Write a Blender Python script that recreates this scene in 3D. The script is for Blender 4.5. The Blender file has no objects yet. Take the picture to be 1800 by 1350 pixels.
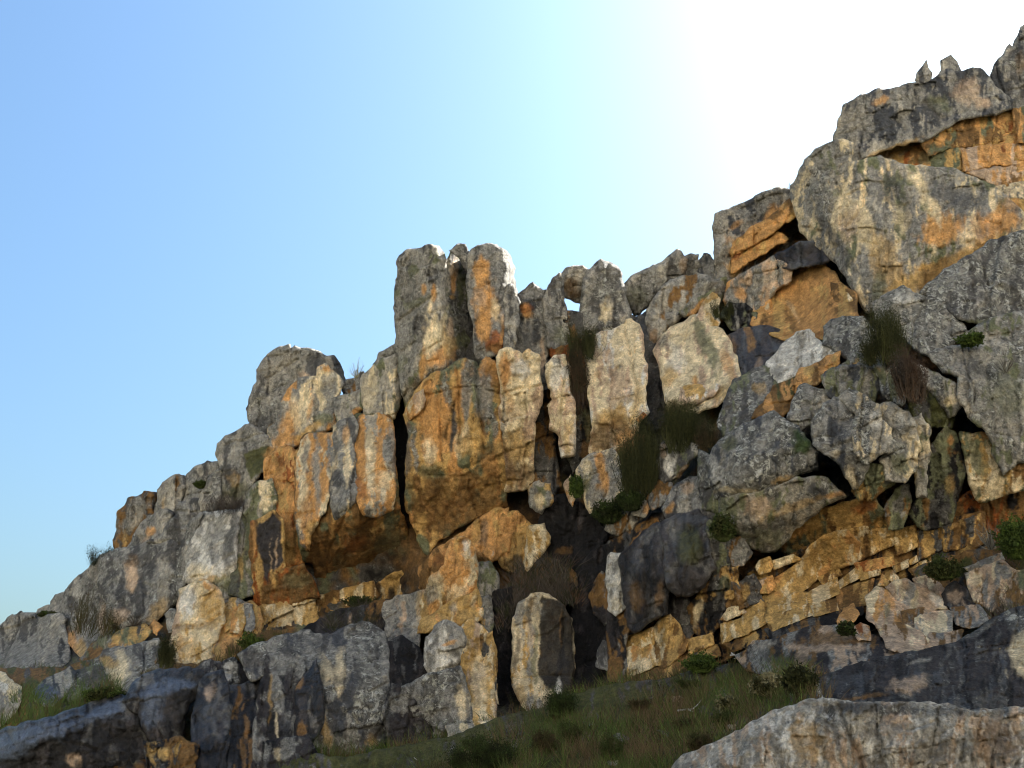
import bpy, math, random
import numpy as np
from mathutils import Vector
from mathutils.geometry import delaunay_2d_cdt

SC = bpy.context.scene
COL = SC.collection

# ------------------------------------------------------------------ camera, sky, sun, exposure
PITCH = math.radians(22.0)
HFOV = math.radians(54.0)
CAM = np.array([0.0, 0.0, 1.6])
FPX = 900.0 / math.tan(HFOV / 2)              # focal length in photograph pixels
cam = bpy.data.cameras.new('camera')
cam.angle = HFOV
cam.clip_start = 0.1
cam.clip_end = 12000
camo = bpy.data.objects.new('camera', cam)
COL.objects.link(camo)
camo.location = CAM
camo.rotation_euler = (math.pi / 2 + PITCH, 0, 0)
SC.camera = camo

SUN_AZ, SUN_EL = math.radians(51.0), math.radians(45.0)   # azimuth to the right of the view axis
world = bpy.data.worlds.new('World')
SC.world = world
world.use_nodes = True
wn = world.node_tree
for n in list(wn.nodes):
    wn.nodes.remove(n)
sky = wn.nodes.new('ShaderNodeTexSky')
sky.sky_type = 'NISHITA'
sky.sun_disc = False
sky.sun_elevation = SUN_EL
sky.sun_rotation = SUN_AZ
sky.altitude = 1000
sky.air_density = 2.0
sky.dust_density = 9.0
sky.ozone_density = 0.3
bg = wn.nodes.new('ShaderNodeBackground')
bg.inputs['Strength'].default_value = 0.05
wo = wn.nodes.new('ShaderNodeOutputWorld')
tint = wn.nodes.new('ShaderNodeMix')          # the camera's white balance: a clear, slightly cyan sky
tint.data_type = 'RGBA'; tint.blend_type = 'MULTIPLY'
tint.inputs[0].default_value = 1.0
tint.inputs[7].default_value = (0.405, 0.562, 0.74, 1)
wn.links.new(sky.outputs[0], tint.inputs[6])
wn.links.new(tint.outputs[2], bg.inputs[0])
wn.links.new(bg.outputs[0], wo.inputs[0])

sun = bpy.data.lights.new('sun', 'SUN')
sun.energy = 5.0
sun.angle = math.radians(0.5)
sun.color = (1.0, 0.965, 0.91)
suno = bpy.data.objects.new('sun', sun)
COL.objects.link(suno)
sd = Vector((math.sin(SUN_AZ) * math.cos(SUN_EL), math.cos(SUN_AZ) * math.cos(SUN_EL), math.sin(SUN_EL)))
suno.rotation_euler = (-sd).to_track_quat('-Z', 'Y').to_euler()
suno.location = (60, 80, 120)

SC.view_settings.view_transform = 'Standard'
SC.view_settings.look = 'None'
SC.view_settings.gamma = 1.0
SC.view_settings.use_curve_mapping = False
SC.view_settings.exposure = 2.65
SC.render.engine = 'CYCLES'
SC.cycles.filter_width = 1.1
SC.cycles.max_bounces = 6
SC.cycles.diffuse_bounces = 4

# ------------------------------------------------------------------ geometry of the place
RIGHT = np.array([1.0, 0, 0])
FWD = np.array([0, math.cos(PITCH), math.sin(PITCH)])
UP = np.array([0, -math.sin(PITCH), math.cos(PITCH)])

def world_pts(x, y, t):
    """points seen at (x, y) of the picture, t metres in front of the camera plane"""
    x = np.asarray(x, float); y = np.asarray(y, float); t = np.asarray(t, float)
    u = (x - 900.0) / FPX; v = (675.0 - y) / FPX
    return CAM + t[:, None] * (FWD + u[:, None] * RIGHT + v[:, None] * UP)

# how far the rock face stands at some places of the cliff
CTRL = np.array([
 (-700,1250,88),(-300,1180,84),(0,1130,79),(100,1060,78),(250,900,77),(430,760,75),(600,640,73),(430,950,66),(300,1080,64),(120,1150,66),
 (780,930,60),(780,640,63),(780,440,68),(620,900,61),(560,1040,62),(700,1040,61),(760,1010,57),(600,1190,50),(600,1340,45),(250,1250,50),
 (60,1310,48),(250,1170,57),(400,1300,47),(40,1220,56),(760,1150,52),(760,1290,47),(930,1200,50),(930,1330,39),(1150,1335,33),(1150,1220,44),
 (1100,720,60),(1050,560,66),(1200,500,68),(1350,450,66),(1400,560,61),(1550,350,62),(1700,200,66),(1790,60,71),(1600,130,69),(1200,650,61),
 (1400,700,50),(1500,590,53),(1700,500,53),(1700,700,46),(1500,880,46),(1300,830,47),(1450,1020,47),(1150,1000,49),(1000,950,57),(1650,1080,41),
 (1300,1190,41),(1600,1185,27.5),(1430,1205,29),(1500,1340,22),(1750,1330,21.5),(1250,1345,25),(1500,1250,23.3),(1700,1262,22.6),(1330,1290,24.5),(1600,960,46),(1780,900,44),(1000,1100,54),(1180,840,53),
 (2300,300,58),(2400,-500,72),(2300,1300,24),(-400,1400,52),(900,1550,26),(1600,1600,16),(2200,-900,85)], float)

def _rbf():
    p = CTRL[:, :2] / 1000.0
    d = np.sqrt(((p[:, None] - p[None]) ** 2).sum(-1) + 0.0009)
    n = len(p)
    A = np.zeros((n + 1, n + 1)); A[:n, :n] = -d; A[:n, n] = 1; A[n, :n] = 1
    return np.linalg.solve(A - np.diag(np.r_[np.full(n, 0.004), 0]), np.r_[CTRL[:, 2], 0])
RBF = _rbf()

def base_depth(x, y):
    p = CTRL[:, :2] / 1000.0
    x = np.asarray(x, float) / 1000; y = np.asarray(y, float) / 1000
    r = np.full(x.shape, RBF[-1])
    for i in range(len(p)):
        r -= RBF[i] * np.sqrt((x - p[i, 0]) ** 2 + (y - p[i, 1]) ** 2 + 0.0009)
    return r

# ------------------------------------------------------------------ noise
def _hash(ix, iy, iz, seed):
    h = (ix * 374761393 + iy * 668265263 + iz * 1274126177 + seed * 974711) & 0xffffffff
    h = ((h ^ (h >> 13)) * 1274126177) & 0xffffffff
    h = ((h ^ (h >> 16)) * 2246822519) & 0xffffffff
    return ((h ^ (h >> 15)) & 0xffffff) / float(0x1000000)

def vnoise(x, y, z=0.0, seed=0):
    """smooth value noise, -1..1"""
    x = np.asarray(x, float); y = np.asarray(y, float); z = np.zeros_like(x) + z
    fx, fy, fz = np.floor(x), np.floor(y), np.floor(z)
    ix, iy, iz = fx.astype(np.int64), fy.astype(np.int64), fz.astype(np.int64)
    x, y, z = x - fx, y - fy, z - fz
    sx, sy, sz = [q * q * q * (q * (q * 6 - 15) + 10) for q in (x, y, z)]
    r = 0
    for a in (0, 1):
        wa = sx if a else 1 - sx
        for b in (0, 1):
            wb = sy if b else 1 - sy
            for c in (0, 1):
                wc = sz if c else 1 - sz
                r = r + wa * wb * wc * _hash(ix + a, iy + b, iz + c, seed)
    return r * 2 - 1

def fbm(x, y, seed=0, octaves=4, gain=0.5):
    r = 0; a = 1.0; f = 1.0
    for i in range(octaves):
        r = r + a * vnoise(x * f + 17.3 * i, y * f - 9.1 * i, 0.37 + i, seed + i)
        a *= gain; f *= 2.03
    return r

def sstep(a, b, x):
    q = np.clip((x - a) / (b - a), 0, 1)
    return q * q * (3 - 2 * q)

def seg_dist(px, py, pts, closed=False):
    """distance from points to a polyline"""
    pts = np.asarray(pts, float)
    n = len(pts)
    best = np.full(px.shape, 1e9)
    for i in range(n if closed else n - 1):
        a = pts[i]; b = pts[(i + 1) % n]
        d = b - a; L = max(d @ d, 1e-9)
        q = np.clip(((px - a[0]) * d[0] + (py - a[1]) * d[1]) / L, 0, 1)
        best = np.minimum(best, (px - a[0] - q * d[0]) ** 2 + (py - a[1] - q * d[1]) ** 2)
    return np.sqrt(best)

def inside(px, py, poly):
    poly = np.asarray(poly, float)
    r = np.zeros(px.shape, bool)
    n = len(poly)
    for i in range(n):
        x1, y1 = poly[i]; x2, y2 = poly[(i + 1) % n]
        c = (y1 > py) != (y2 > py)
        if y1 != y2:
            r ^= c & (px < (x2 - x1) * (py - y1) / (y2 - y1) + x1)
    return r

# ------------------------------------------------------------------ rock colours (r, g, b, how much lichen grows on it)
PAL = {
 'G': (0.225, 0.212, 0.182, .60),   # weathered grey
 'g': (0.330, 0.300, 0.240, .45),   # light grey
 'D': (0.085, 0.080, 0.072, .45),   # dark grey
 'K': (0.016, 0.015, 0.015, .05),   # black water stain, also painted shade in clefts and cavities
 'O': (0.500, 0.265, 0.092, .05),   # orange
 'C': (0.640, 0.520, 0.320, .08),   # cream
 'Y': (0.450, 0.285, 0.100, .06),   # ochre
 'R': (0.250, 0.082, 0.022, .03),   # rust
 'P': (0.620, 0.580, 0.490, .25),   # pale grey-white
 'N': (0.150, 0.155, 0.085, .30),   # green-grey algae
 'B': (0.180, 0.100, 0.036, .08),   # brown, also painted shade on undersides and base bands
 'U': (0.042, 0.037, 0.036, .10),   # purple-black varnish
 'M': (0.070, 0.072, 0.026, .10),   # olive moss
 'T': (0.460, 0.330, 0.215, .10),   # pinkish tan
 'S': (0.150, 0.142, 0.122, 1.0),   # heavily lichened
 'W': (0.062, 0.064, 0.068, .30),   # slate
 'Q': (0.085, 0.104, 0.140, .10),   # blue skylight painted onto upward faces
 'V': (0.030, 0.055, 0.012, .00),   # green moss
}
PAL = {k: np.array(v) for k, v in PAL.items()}

def new_mat(name):
    m = bpy.data.materials.new(name)
    m.use_nodes = True
    nt = m.node_tree
    for n in list(nt.nodes):
        nt.nodes.remove(n)
    return m, nt

def rock_material(name, rough, rough_lo, bump=1.0, spec=.12, lk=1.0):
    m, nt = new_mat(name)
    N = nt.nodes.new; L = nt.links.new
    out = N('ShaderNodeOutputMaterial'); bs = N('ShaderNodeBsdfPrincipled')
    L(bs.outputs[0], out.inputs[0])
    at = N('ShaderNodeAttribute'); at.attribute_name = 'Col'
    tc = N('ShaderNodeTexCoord')
    def noise(scale, detail, rough_, vec=None, dist=0.0):
        n = N('ShaderNodeTexNoise')
        n.inputs['Scale'].default_value = scale; n.inputs['Detail'].default_value = detail
        n.inputs['Roughness'].default_value = rough_; n.inputs['Distortion'].default_value = dist
        L(vec or tc.outputs['Object'], n.inputs['Vector'])
        return n.outputs['Fac']
    def mapr(v, a, b, c, d):
        n = N('ShaderNodeMapRange'); n.clamp = True
        L(v, n.inputs[0])
        for i, q in enumerate((a, b, c, d)):
            if hasattr(q, 'links'): L(q, n.inputs[i + 1])
            else: n.inputs[i + 1].default_value = q
        return n.outputs[0]
    def math_(op, a, b=None, c=None):
        n = N('ShaderNodeMath'); n.operation = op
        for i, q in enumerate((a, b, c)):
            if q is None: continue
            if hasattr(q, 'links'): L(q, n.inputs[i])
            else: n.inputs[i].default_value = q
        return n.outputs[0]
    def mix(f, a, b, mode='MIX'):
        n = N('ShaderNodeMix'); n.data_type = 'RGBA'; n.blend_type = mode
        for i, q in ((0, f), (6, a), (7, b)):
            if hasattr(q, 'links'): L(q, n.inputs[i])
            elif i == 0: n.inputs[0].default_value = q
            else: n.inputs[i].default_value = (*q, 1)
        return n.outputs[2]
    mp = N('ShaderNodeMapping'); mp.inputs['Scale'].default_value = (2.6, 2.6, 0.22)
    L(tc.outputs['Object'], mp.inputs['Vector'])
    streak = noise(1.0, 6, .62, mp.outputs[0], .4)
    n_big = noise(0.55, 5, .6)
    n_mid = noise(2.6, 8, .68, None, .3)
    n_fine = noise(11.0, 6, .75)
    n_lich = noise(2.9, 10, .8, None, .9)
    n_dark = noise(3.3, 9, .74, None, .5)
    lich = at.outputs['Alpha']
    col = at.outputs['Color']
    # tone: broad, middling and fine unevenness
    k = math_('MULTIPLY', mapr(n_big, .3, .7, .78, 1.22), mapr(n_mid, .32, .68, .58, 1.38))
    k = math_('MULTIPLY', k, mapr(n_fine, .32, .68, .6, 1.42))
    k = math_('MULTIPLY', k, mapr(streak, .3, .7, .8, 1.18))
    tone = N('ShaderNodeCombineXYZ')
    L(k, tone.inputs[0]); L(k, tone.inputs[1]); L(k, tone.inputs[2])
    c1 = mix(1.0, col, tone.outputs[0], 'MULTIPLY')
    # iron staining in streaks and washes
    iron = math_('MULTIPLY', mapr(streak, .5, .72, 0, .45), mapr(n_big, .42, .62, 0, 1))
    iron = math_('MULTIPLY', iron, math_('SUBTRACT', 1.0, lich))
    c1 = mix(iron, c1, mix(1.0, c1, (1.12, .80, .55), 'MULTIPLY'))
    # black algae in the hollows of the grain, pale crusts of lichen
    dk = math_('MULTIPLY', mapr(n_dark, .47, .60, 0, 1), math_('MULTIPLY_ADD', lich, .95, .16))
    c2 = mix(dk, c1, mix(.75, c1, (.03, .03, .028)))
    th = math_('MULTIPLY_ADD', lich, -.105, .60)
    lm = mapr(n_lich, th, math_('ADD', th, .07), 0, 1)
    lm = math_('MULTIPLY', lm, math_('MULTIPLY_ADD', lich, .9 * lk, .08 * lk))
    lcol = mix(mapr(n_mid, .4, .6, 0, 1), (.50, .49, .44), (.36, .35, .27))
    c3 = mix(lm, c2, lcol)
    L(c3, bs.inputs['Base Color'])
    L(mapr(n_mid, .3, .7, rough_lo, rough), bs.inputs['Roughness'])
    bs.inputs['Specular IOR Level'].default_value = spec
    # fine relief
    h = math_('MULTIPLY_ADD', n_fine, .35, math_('MULTIPLY', n_mid, 1.0))
    h = math_('MULTIPLY_ADD', streak, .5, h)
    h = math_('MULTIPLY_ADD', lm, .06, h)
    bp = N('ShaderNodeBump'); bp.inputs['Strength'].default_value = 1.0 * bump
    bp.inputs['Distance'].default_value = .27
    L(h, bp.inputs['Height']); L(bp.outputs[0], bs.inputs['Normal'])
    return m

MAT_ROCK = rock_material('weathered_sandstone', .95, .75)
MAT_WET = rock_material('polished_sandstone', .5, .25, .8, .25, .3)

# ------------------------------------------------------------------ rocks
def roughen(poly, step, seed, amp):
    """the traced outline, rounded at its corners and given a broken edge"""
    p = np.asarray(poly, float)
    q = []
    n = len(p)
    for i in range(n):                       # cut the corners a little
        a, b, c = p[i - 1], p[i], p[(i + 1) % n]
        q.append(b + (a - b) * .04); q.append(b + (c - b) * .04)
    p = np.array(q); n = len(p)
    out = []
    for i in range(n):
        a, b = p[i], p[(i + 1) % n]
        m = max(1, int(round(np.hypot(*(b - a)) / step)))
        for k in range(m):
            out.append(a + (b - a) * k / m)
    p = np.array(out)
    dx = dy = 0
    for s, w in ((38, 1.0), (15, .8), (6, .6)):
        dx = dx + w * vnoise(p[:, 0] / s, p[:, 1] / s, .5, seed + s)
        dy = dy + w * vnoise(p[:, 0] / s, p[:, 1] / s, 9.5, seed + s)
    for cell, w in ((17.0, .75), (8.0, .45)):       # little steps where the edge has broken along joints
        ci = np.floor((p[:, 0] + .2 * p[:, 1]) / cell).astype(np.int64); cj = np.floor((p[:, 1] + .22 * p[:, 0]) / (cell * 1.3)).astype(np.int64)
        dx = dx + w * 2 * (_hash(ci, cj, ci * 0, 301) - .5); dy = dy + w * 2 * (_hash(ci, cj, ci * 0 + 1, 301) - .5)
    k = np.array([.25, .5, .25])
    dx = np.convolve(np.r_[dx[-1], dx, dx[0]], k, 'valid'); dy = np.convolve(np.r_[dy[-1], dy, dy[0]], k, 'valid')
    p[:, 0] += amp * dx; p[:, 1] += amp * dy
    return p

def rock_mesh(name, poly, pal='G', o=0.0, rd=.45, bul=1.0, th=None, tilt=(0, 0), cr=(), ck=(), bp=(), st=(), fac=.42, shr=.93, cracks=None,
              plate=1.8, rough=2.2, grow=3.2, flat=.35, flute=0.0, bed=None, step=None, amp=2.4, seed=None, wet=False, size_k=1.0, pk=1.0):
    global SEED
    SEED += 1
    seed = SEED * 7 if seed is None else seed
    rng = np.random.RandomState(seed)
    P = np.asarray(poly, float)
    area = .5 * abs(np.dot(P[:, 0], np.roll(P[:, 1], 1)) - np.dot(P[:, 1], np.roll(P[:, 0], 1)))
    size = math.sqrt(area)
    if step is None:
        step = 1.7 if size < 35 else (2.1 if size < 90 else 2.6)
    if grow:                                  # let neighbours meet in a joint instead of standing apart
        sgn = np.sign(np.dot(P[:, 0], np.roll(P[:, 1], -1)) - np.dot(P[:, 1], np.roll(P[:, 0], -1)))
        tn = np.roll(P, -1, 0) - np.roll(P, 1, 0)
        tn /= np.maximum(np.hypot(tn[:, 0], tn[:, 1]), 1e-6)[:, None]
        P = P + sgn * grow * min(1, size / 40) * np.c_[tn[:, 1], -tn[:, 0]]
    bnd = roughen(P, step * 1.15, seed, amp * min(1, size / 40))
    lo, hi = bnd.min(0), bnd.max(0)
    gx = np.arange(lo[0], hi[0], step); gy = np.arange(lo[1], hi[1], step * .866)
    X, Y = np.meshgrid(gx, gy)
    X[1::2] += step * .5
    X = X.ravel() + rng.uniform(-.22, .22, X.size) * step
    Y = Y.ravel() + rng.uniform(-.22, .22, Y.size) * step
    m = inside(X, Y, bnd)
    X, Y = X[m], Y[m]
    d = seg_dist(X, Y, bnd, True)
    m = d > step * .55
    X, Y = X[m], Y[m]
    nb = len(bnd)
    allp = np.vstack([bnd, np.c_[X, Y]])
    res = delaunay_2d_cdt([Vector((a, b)) for a, b in allp], [], [list(range(nb))], 1, 1e-5)
    V = np.array([(v[0], v[1]) for v in res[0]])
    F = np.array([f for f in res[2] if len(f) == 3], int)
    x, y = V[:, 0], V[:, 1]
    a, b, c = V[F[:, 0]], V[F[:, 1]], V[F[:, 2]]
    cross = (b[:, 0] - a[:, 0]) * (c[:, 1] - a[:, 1]) - (b[:, 1] - a[:, 1]) * (c[:, 0] - a[:, 0])
    F = F[np.abs(cross) > 1e-6]; cross = cross[np.abs(cross) > 1e-6]
    F[cross > 0] = F[cross > 0][:, ::-1]      # y runs down the picture: this winding faces the viewer
    used = np.unique(F); mp = np.full(len(V), -1); mp[used] = np.arange(len(used))
    V = V[used]; F = mp[F]; x, y = V[:, 0], V[:, 1]
    d = seg_dist(x, y, bnd, True)
    inr = max(d.max(), 1.0)
    cx, cy = x.mean(), y.mean()
    # ---- relief, in picture pixels towards the viewer
    wx = x + 5 * vnoise(x / 26, y / 26, 1.5, seed) + 2 * vnoise(x / 8, y / 8, 2.5, seed)
    wy = y + 5 * vnoise(x / 26, y / 26, 5.5, seed) + 2 * vnoise(x / 8, y / 8, 7.5, seed)
    R = max(3.0, (.30 * rd if rd < .55 else rd * .52) * inr)
    q = np.clip(d / R, 0, 1)
    h = bul * min(R, 26) * (.62 * (1 - (1 - q) ** 2) + .16 * np.sqrt(np.clip(1 - (1 - q) ** 2, 0, 1)))
    h = h - 2.6 * min(1, size / 50) * np.exp(-(d / 1.7) ** 2)      # the open joint round the block
    tilt = (tilt[0] + rng.uniform(-.16, .16), tilt[1] + rng.uniform(-.14, .14)) if size < 220 else tilt
    h = h + tilt[0] * (x - cx) + tilt[1] * (y - cy)
    if fac:
        ext = max(size, 20)
        pls = []
        for k in range(7):
            ang = rng.uniform(0, 2 * math.pi); g = 1.1 * fac * rng.uniform(.3, 1.0)
            s = ((wx - cx) * math.cos(ang) + (wy - cy) * math.sin(ang))
            pls.append(rng.uniform(-.07, .07) * ext * fac - g * s)
        pl = np.sort(np.array(pls), 0)[3] * 1.25              # broken faces meeting in edges, neither dome nor bowl
        h = h + np.maximum(pl, -ext * .4)
    sm = min(1.0, size / 60)
    if plate:
        # the cliff's joint sets: steep joints leaning a little, and bedding that climbs to the right
        for P1, P2, amp_ in ((44.0, 62.0, 2.0), (19.0, 30.0, .9)):
            if size < P1 * .9: continue
            ju = (wx + .10 * wy) / P1 + .55 * vnoise(wx / (P1 * 2.1), wy / (P2 * 3.2), 3.1, 77)
            jv = (wy + .24 * wx) / P2 + .55 * vnoise(wx / (P1 * 2.6), wy / (P2 * 2.1), 6.1, 79)
            iu = np.floor(ju).astype(np.int64)
            jv = jv + _hash(iu, iu * 0, iu * 0 + 4, 80) * .9
            iv = np.floor(jv).astype(np.int64)
            fu, fv = ju - iu, jv - iv
            hb = _hash(iu, iv, iu * 0, 81)
            blk = (hb - .5) * 2 + ((_hash(iu, iv, iu * 0 + 1, 81) - .5) * (fu - .5) + (_hash(iu, iv, iu * 0 + 2, 81) - .5) * (fv - .5)) * 2.4
            h = h + plate * amp_ * blk * min(1, .3 + sm)
            gu = np.where(_hash(iu, iv, iu * 0 + 3, 81) > .45, 1, .15); gv = np.where(_hash(iu, iv, iu * 0 + 5, 81) > .55, 1, .1)
            h = h - plate * amp_ * .9 * (gu * np.exp(-(np.minimum(fu, 1 - fu) * P1 / 1.8) ** 2) + gv * np.exp(-(np.minimum(fv, 1 - fv) * P2 / 1.7) ** 2))
        for S2, a2 in ((11.0, .45), (5.5, .20)):     # smaller chips: a jittered cell pattern
            gx_, gy_ = np.floor(wx / S2), np.floor(wy / (S2 * 1.5))
            best = np.full(x.shape, 1e9); val = np.zeros_like(x)
            for ox_ in (-1, 0, 1):
                for oy_ in (-1, 0, 1):
                    ii = (gx_ + ox_).astype(np.int64); jj = (gy_ + oy_).astype(np.int64)
                    px_ = (ii + _hash(ii, jj, jj * 0, seed + 5)) * S2; py_ = (jj + _hash(ii, jj, jj * 0 + 1, seed + 5)) * S2 * 1.5
                    dd = (wx - px_) ** 2 + ((wy - py_) / 1.5) ** 2
                    vv = (_hash(ii, jj, jj * 0 + 2, seed + 5) - .5) * 2 + (_hash(ii, jj, jj * 0 + 3, seed + 5) - .5) * .35 * (wx - px_) + (_hash(ii, jj, jj * 0 + 4, seed + 5) - .5) * .35 * (wy - py_)
                    mm = dd < best
                    val = np.where(mm, vv, val); best = np.where(mm, dd, best)
            patch = sstep(-.25, .45, fbm(x / 40, y / 40, seed + int(S2 * 9), 3))
            h = h + val * a2 * plate * (.35 + .65 * patch) * min(1, .45 + sm)
    r1 = fbm(x / (44 * size_k), y / (60 * size_k), seed + 3, 5, .52)
    r2 = 1 - np.abs(fbm(wx / 20, wy / 30, seed + 11, 4, .55))
    h = h + rough * sm * (1.15 * r1 + 1.7 * r2) + .55 * rough * fbm(x / 7, y / 8, seed + 23, 2, .6) * (.5 + .5 * sm)
    if flute:
        lean = (x - 900) / 5200.0
        xs = wx - lean * (wy - cy)
        h = h + flute * (np.abs(vnoise(xs / 15, wy / 260, .3, seed + 31)) * 2 - 1) + flute * .5 * vnoise(xs / 6, wy / 120, .3, seed + 37)
    if bed:
        ang, per, am = bed
        s = (-wx * math.sin(math.radians(ang)) + wy * math.cos(math.radians(ang))) / per
        s = s + .6 * vnoise(wx / 60, wy / 25, .2, seed + 41)
        fr = s - np.floor(s)
        lay = _hash(np.floor(s).astype(np.int64), np.zeros(len(s), np.int64), np.zeros(len(s), np.int64), seed)
        h = h + am * (lay * 1.6 - .8) - am * .9 * np.exp(-((np.minimum(fr, 1 - fr)) / .11) ** 2)
    for c_ in cr:
        x1, y1, x2, y2, sl = c_[:5]; w = c_[5] if len(c_) > 5 else 5.0
        L = math.hypot(x2 - x1, y2 - y1)
        s = ((x2 - x1) * (wy - y1) - (y2 - y1) * (wx - x1)) / L
        h = h - sl * (np.sqrt(s * s + w * w) + s) * .5
    nck = int(np.clip(size / 42, 0, 5)) if cracks is None else cracks
    ck = list(ck)
    for k in range(nck):                             # natural joints, mostly upright or along the bedding
        ax_, ay_ = rng.uniform(lo[0], hi[0]), rng.uniform(lo[1], hi[1])
        an = math.radians(rng.choice([86, 94, 80, -12, -22, -15, 60]) + rng.uniform(-12, 12))
        ln = size * rng.uniform(.25, .7); pts = [(ax_, ay_)]
        for j in range(4):
            an2 = an + rng.uniform(-.35, .35)
            pts.append((pts[-1][0] + math.cos(an2) * ln / 4, pts[-1][1] + math.sin(an2) * ln / 4))
        ck.append((pts, rng.uniform(1.1, 2.2), rng.uniform(2.5, 7.5) * sm))
    for c_ in ck:
        pts, w, dep = c_
        h = h - dep * np.exp(-(seg_dist(.5 * (x + wx), .5 * (y + wy), pts) / w) ** 2)
    for c_ in bp:
        bx, by, rx, ry, ang, hh = c_
        ca, sa = math.cos(math.radians(ang)), math.sin(math.radians(ang))
        u = ((wx - bx) * ca + (wy - by) * sa) / rx; v = (-(wx - bx) * sa + (wy - by) * ca) / ry
        h = h + hh * (1 - sstep(.0, 1.0, np.sqrt(u * u + v * v)))
    # ---- colour of the stone
    col = np.tile(PAL[pal[0]], (len(x), 1))
    n1 = fbm(wx / 19, wy / 70, seed + 51, 5, .6)
    n2 = fbm(wx / 12, wy / 44, seed + 57, 5, .6)
    fine = fbm(x / 9, y / 13, seed + 61, 3, .6)
    if len(pal) > 1:
        w = sstep(.08, .34, n1 + .25 * fine)[:, None] * pk
        col = col * (1 - w) + PAL[pal[1]] * w
    if len(pal) > 2:
        w = sstep(.26, .50, n2 + .25 * fine)[:, None] * pk
        col = col * (1 - w) + PAL[pal[2]] * w
    if len(pal) > 3:
        w = sstep(.30, .60, fbm(wx / 22, wy / 40, seed + 71, 5, .58))[:, None] * pk
        col = col * (1 - w) + PAL[pal[3]] * w
    for s_ in st:
        if len(s_) == 3:                           # stains and other patches with a traced outline
            k, pts, amt = s_
            sdv = seg_dist(wx, wy, pts, True) * np.where(inside(wx, wy, pts), 1, -1) + 2.2 * fbm(wx / 9, wy / 16, seed + 85, 4, .6)
            w = (sstep(-1.5, 2.0, sdv) * amt)[:, None]
            col = col * (1 - w) + PAL[k] * w
            continue
        k, bx, by, rx, ry, ang, amt = s_
        ca, sa = math.cos(math.radians(ang)), math.sin(math.radians(ang))
        u = ((wx - bx) * ca + (wy - by) * sa) / rx; v = (-(wx - bx) * sa + (wy - by) * ca) / ry
        r = np.sqrt(u * u + v * v) + .30 * fbm(wx / 13, wy / 34, seed + 81 + int(bx), 5, .62) + .20 * fine + .12 * vnoise(x / 4, y / 7, .2, seed + int(by))
        w = ((1 - sstep(.58, 1.22, r)) * amt)[:, None]
        col = col * (1 - w) + PAL[k] * w
    tone = 1 + .16 * fbm(x / 11, y / 15, seed + 91, 3, .6) + .10 * fbm(wx / 45, wy / 70, seed + 95, 2)
    col = col * np.c_[tone, tone, tone, np.ones(len(x))]
    # ---- points
    t0 = base_depth(x, y) - o
    if flat:
        t0 = t0 * (1 - flat) + flat * float(base_depth(np.array([P[:, 0].mean()]), np.array([P[:, 1].mean()]))[0] - o)
    px2m = t0 / FPX
    t = t0 - h * px2m
    W = world_pts(x, y, t)
    nv = len(W)
    e = np.vstack([F[:, [0, 1]], F[:, [1, 2]], F[:, [2, 0]]])
    key = np.sort(e, 1); key = key[:, 0] * (nv + 1) + key[:, 1]
    _, inv, cnt = np.unique(key, return_inverse=True, return_counts=True)
    be = e[cnt[inv] == 1]
    ids = np.unique(be); back = np.full(nv, -1); back[ids] = np.arange(len(ids))
    if th is None:
        th = float(np.clip(.85 * size * px2m.mean(), .5, 7.0))
    ccx, ccy = P[:, 0].mean(), P[:, 1].mean()
    def ring(s, dep):
        xx = ccx + (x[ids] - ccx) * s; yy = ccy + (y[ids] - ccy) * s
        jit = 1 + .12 * vnoise(x[ids] / 20, y[ids] / 20, 3.3, seed)
        return world_pts(xx, yy, t[ids] + dep * jit)
    r1_, r2_ = ring(min(1, shr + .06), th * .45), ring(shr, th)
    k = len(ids)
    allW = np.vstack([W, r1_, r2_])
    i0, i1 = back[be[:, 0]], back[be[:, 1]]
    A0, A1 = be[:, 0], be[:, 1]
    quads = [np.c_[A1, A0, nv + i0], np.c_[A1, nv + i0, nv + i1],
             np.c_[nv + i1, nv + i0, nv + k + i0], np.c_[nv + i1, nv + k + i0, nv + k + i1]]
    cp = delaunay_2d_cdt([Vector(v) for v in V[ids]], [(int(p_), int(q_)) for p_, q_ in zip(i0, i1)], [], 1, 1e-6)
    if len(cp[0]) == k:                        # the flat back
        cf = np.array([f for f in cp[2] if len(f) == 3], int)
        pv = V[ids]
        cz = (pv[cf[:, 1], 0] - pv[cf[:, 0], 0]) * (pv[cf[:, 2], 1] - pv[cf[:, 0], 1]) - (pv[cf[:, 1], 1] - pv[cf[:, 0], 1]) * (pv[cf[:, 2], 0] - pv[cf[:, 0], 0])
        cf[cz < 0] = cf[cz < 0][:, ::-1]
        quads.append(nv + k + cf)
    FF = np.vstack([F] + quads)
    cols = np.vstack([col, col[ids], col[ids]])
    oy = float(y.max()); ox = float(x.mean())
    origin = world_pts([ox], [oy], [float(t.mean()) + th * .5])[0]
    me = bpy.data.meshes.new(name)
    allW = (allW - origin).astype(np.float32)
    me.vertices.add(len(allW)); me.vertices.foreach_set('co', allW.ravel())
    me.loops.add(len(FF) * 3); me.loops.foreach_set('vertex_index', FF.ravel().astype(np.int32))
    me.polygons.add(len(FF))
    me.polygons.foreach_set('loop_start', np.arange(0, len(FF) * 3, 3, dtype=np.int32))
    me.polygons.foreach_set('use_smooth', np.ones(len(FF), bool))
    me.update(calc_edges=True)
    at = me.color_attributes.new('Col', 'FLOAT_COLOR', 'POINT')
    at.data.foreach_set('color', np.clip(cols, 0, 1).astype(np.float32).ravel())
    me.materials.append(MAT_WET if wet else MAT_ROCK)
    ob = bpy.data.objects.new(name, me)
    COL.objects.link(ob)
    ob.location = origin
    return ob

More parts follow.
